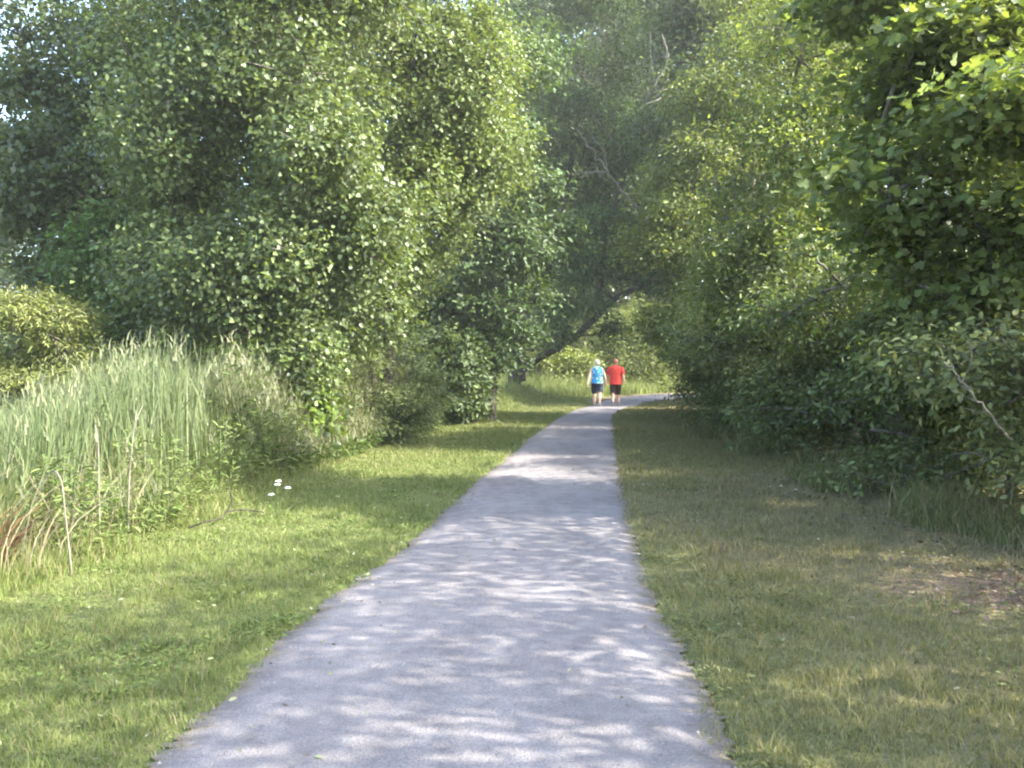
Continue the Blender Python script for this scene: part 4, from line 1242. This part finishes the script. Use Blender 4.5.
skin_f = plain_mat('fair_skin', (.62, .40, .31), .55, .06, 10)
skin_g = plain_mat('tanned_skin', (.56, .33, .24), .55, .06, 10)
shoe_m = plain_mat('grey_trainer', (.32, .31, .31), .7, .2)
navy_m = plain_mat('navy_cloth', (.018, .024, .045), .85, .2)
brown_m = plain_mat('dark_brown_cloth', (.035, .018, .015), .85, .2)
red_m = plain_mat('red_cloth', (.62, .055, .04), .8, .12, 14)
hair_w = plain_mat('pale_blonde_hair', (.58, .5, .36), .5, .2, 60)
hair_r = plain_mat('reddish_hair', (.34, .15, .075), .5, .25, 60)
cap_m = plain_mat('tan_cloth', (.45, .3, .18), .8, .15)
# blue top with a white print
blue_m, N_, L_ = new_mat('blue_print')
out = N_.new('ShaderNodeOutputMaterial'); tcn = N_.new('ShaderNodeTexCoord')
vo = N_.new('ShaderNodeTexVoronoi'); vo.inputs['Scale'].default_value = 13
L_.new(tcn.outputs['Object'], vo.inputs[0])
rp = N_.new('ShaderNodeValToRGB'); rp.color_ramp.elements[0].position = .28; rp.color_ramp.elements[1].position = .36
rp.color_ramp.elements[0].color = (.72, .82, .85, 1); rp.color_ramp.elements[1].color = (.03, .27, .55, 1)
L_.new(vo.outputs['Distance'], rp.inputs[0])
pb = N_.new('ShaderNodeBsdfPrincipled'); pb.inputs['Roughness'].default_value = .8
L_.new(rp.outputs[0], pb.inputs['Base Color']); L_.new(pb.outputs[0], out.inputs[0])

def ground_base(px, row):
    p = at(px, row, ground_d(row)); return (p[0], p[1], .014)

def loft(rings, n=24, close=False):
    """rings: (centre, half width, half depth) stacked into one closed-sided tube with soft folds"""
    rings = list(rings)
    C = spline([r[0] for r in rings], 4 * len(rings)); t = np.linspace(0, 1, len(C)); k = np.linspace(0, 1, len(rings))
    A = np.interp(t, k, [r[1] for r in rings]); B = np.interp(t, k, [r[2] for r in rings])
    ang = np.linspace(0, 2 * np.pi, n, endpoint=False)
    V = []; F = []
    for i in range(len(C)):
        for a in ang:
            e = 2.4
            ca, sa = math.cos(a), math.sin(a)
            rr = (abs(ca) ** e + abs(sa) ** e) ** (-1 / e) * (1 + .025 * math.sin(5 * a + 6 * t[i]) + .015 * math.sin(11 * a - 9 * t[i]))
            V.append((C[i][0] + A[i] * ca * rr, C[i][1] + B[i] * sa * rr, C[i][2]))
    for i in range(len(C) - 1):
        for j in range(n):
            F.append((i * n + j, i * n + (j + 1) % n, (i + 1) * n + (j + 1) % n, (i + 1) * n + j))
    if close: F.append(tuple((len(C) - 1) * n + j for j in range(n)))
    me = bpy.data.meshes.new('loft'); me.from_pydata(V, [], F); me.update(); return me

def tube_mesh(pts, rad, n=14):
    tb = Tubes(); tb.add(pts, rad, n); return tb.mesh('t')

def shirt(name, root, s, hemz, hw_, mat, sleeves=None):
    w, c, h = hw_
    parts = [loft([((0, -.012, hemz * s), h, h * .84), ((0, -.005, 1.06 * s), w, w * .74), ((0, -.012, 1.24 * s), c, c * .66), ((0, -.01, 1.36 * s), c * .98, c * .6),
                   ((0, -.006, 1.425 * s), c * .84, c * .5), ((0, .002, 1.47 * s), c * .45, c * .42), ((0, .006, 1.49 * s), .078, .076)])]
    for a, b_, r0, r1 in (sleeves or []):
        a = np.array(a); b_ = np.array(b_)
        parts.append(tube_mesh([a * .8 + np.array([0, 0, a[2] * .2]), a, a * .5 + b_ * .5, b_], [r0 * .9, r0, (r0 + r1) / 2, r1]))
    o = link(name, join_meshes(name, parts), mat, root)
    return o

def shorts(root, s, J, hipw, top, k_, r1, mat):
    parts = [loft([((0, -.01, top * s), hipw * .9, hipw * .66), ((0, -.015, .845 * s), hipw * .97, hipw * .74), ((0, -.018, .81 * s), hipw * .98, hipw * .82), ((0, -.005, .765 * s), hipw * .85, hipw * .7)])]
    for n in 'LR':
        h, k = np.array(J['hip' + n][0]), np.array(J['knee' + n][0])
        parts.append(tube_mesh([h, h * .6 + k * .4, h * (1 - k_) + k * k_], [hipw * .55, hipw * .54, r1], 16))
    link('shorts', join_meshes('shorts', parts), mat, root)

# the woman in blue
root, J, legs, hc, s = walker('person with pale hair walking away in a blue and white sleeveless top and shorts', ground_base(597, 407), 1.66, 1.05, 1.2, .72, skin_f, .10, 1.2, R(-6))
shirt('sleeveless_top', root, s, .865, (.188, .195, .212), blue_m)
shorts(root, s, J, .198, .90, .86, .105, navy_m)
hair_cap(root, hc, hair_w, (.105, .12, .14), .55, 3)
for n in 'LR': shoe(root, legs[n], white_m, shoe_m)

# the man in red
root, J, legs, hc, s = walker('person with reddish hair walking away in a red T-shirt and dark knee length shorts', ground_base(615.5, 406.5), 1.69, 1.16, 1.1, -.66, skin_g, .03, 1.3, R(-6))
shirt('t_shirt', root, s, .80, (.222, .232, .232), red_m, [(J['shd' + n][0], np.array(J['shd' + n][0]) * .22 + np.array(J['elb' + n][0]) * .78, .085, .088) for n in 'LR'])
shorts(root, s, J, .2, .86, 1.04, .1, brown_m)
hair_cap(root, hc, hair_r, (.094, .11, .13), .35, 5)
for n in 'LR': shoe(root, legs[n], white_m, shoe_m)

# ------------------------------------------------------------------ thin volume added to lift the dark tones like lens veil
VEIL = 0.0009
m, N, L = new_mat('veil_volume')
out = N.new('ShaderNodeOutputMaterial'); pv = N.new('ShaderNodeVolumePrincipled')
pv.inputs['Color'].default_value = (.95, .96, .90, 1); pv.inputs['Density'].default_value = VEIL; pv.inputs['Anisotropy'].default_value = .2
L.new(pv.outputs[0], out.inputs['Volume'])
x0, x1, y0, y1, z0, z1 = -262, 262, -122, 422, -2, 38
hv = [(x, y, z) for z in (z0, z1) for y in (y0, y1) for x in (x0, x1)]
hf_ = [(0, 2, 3, 1), (4, 5, 7, 6), (0, 1, 5, 4), (2, 6, 7, 3), (0, 4, 6, 2), (1, 3, 7, 5)]
me = bpy.data.meshes.new('veil_volume'); me.from_pydata(hv, [], hf_); me.update()
o = link('veil_volume', me, m); kind(o, 'stuff', 'thin air volume added to lift the dark tones like a lens veil')
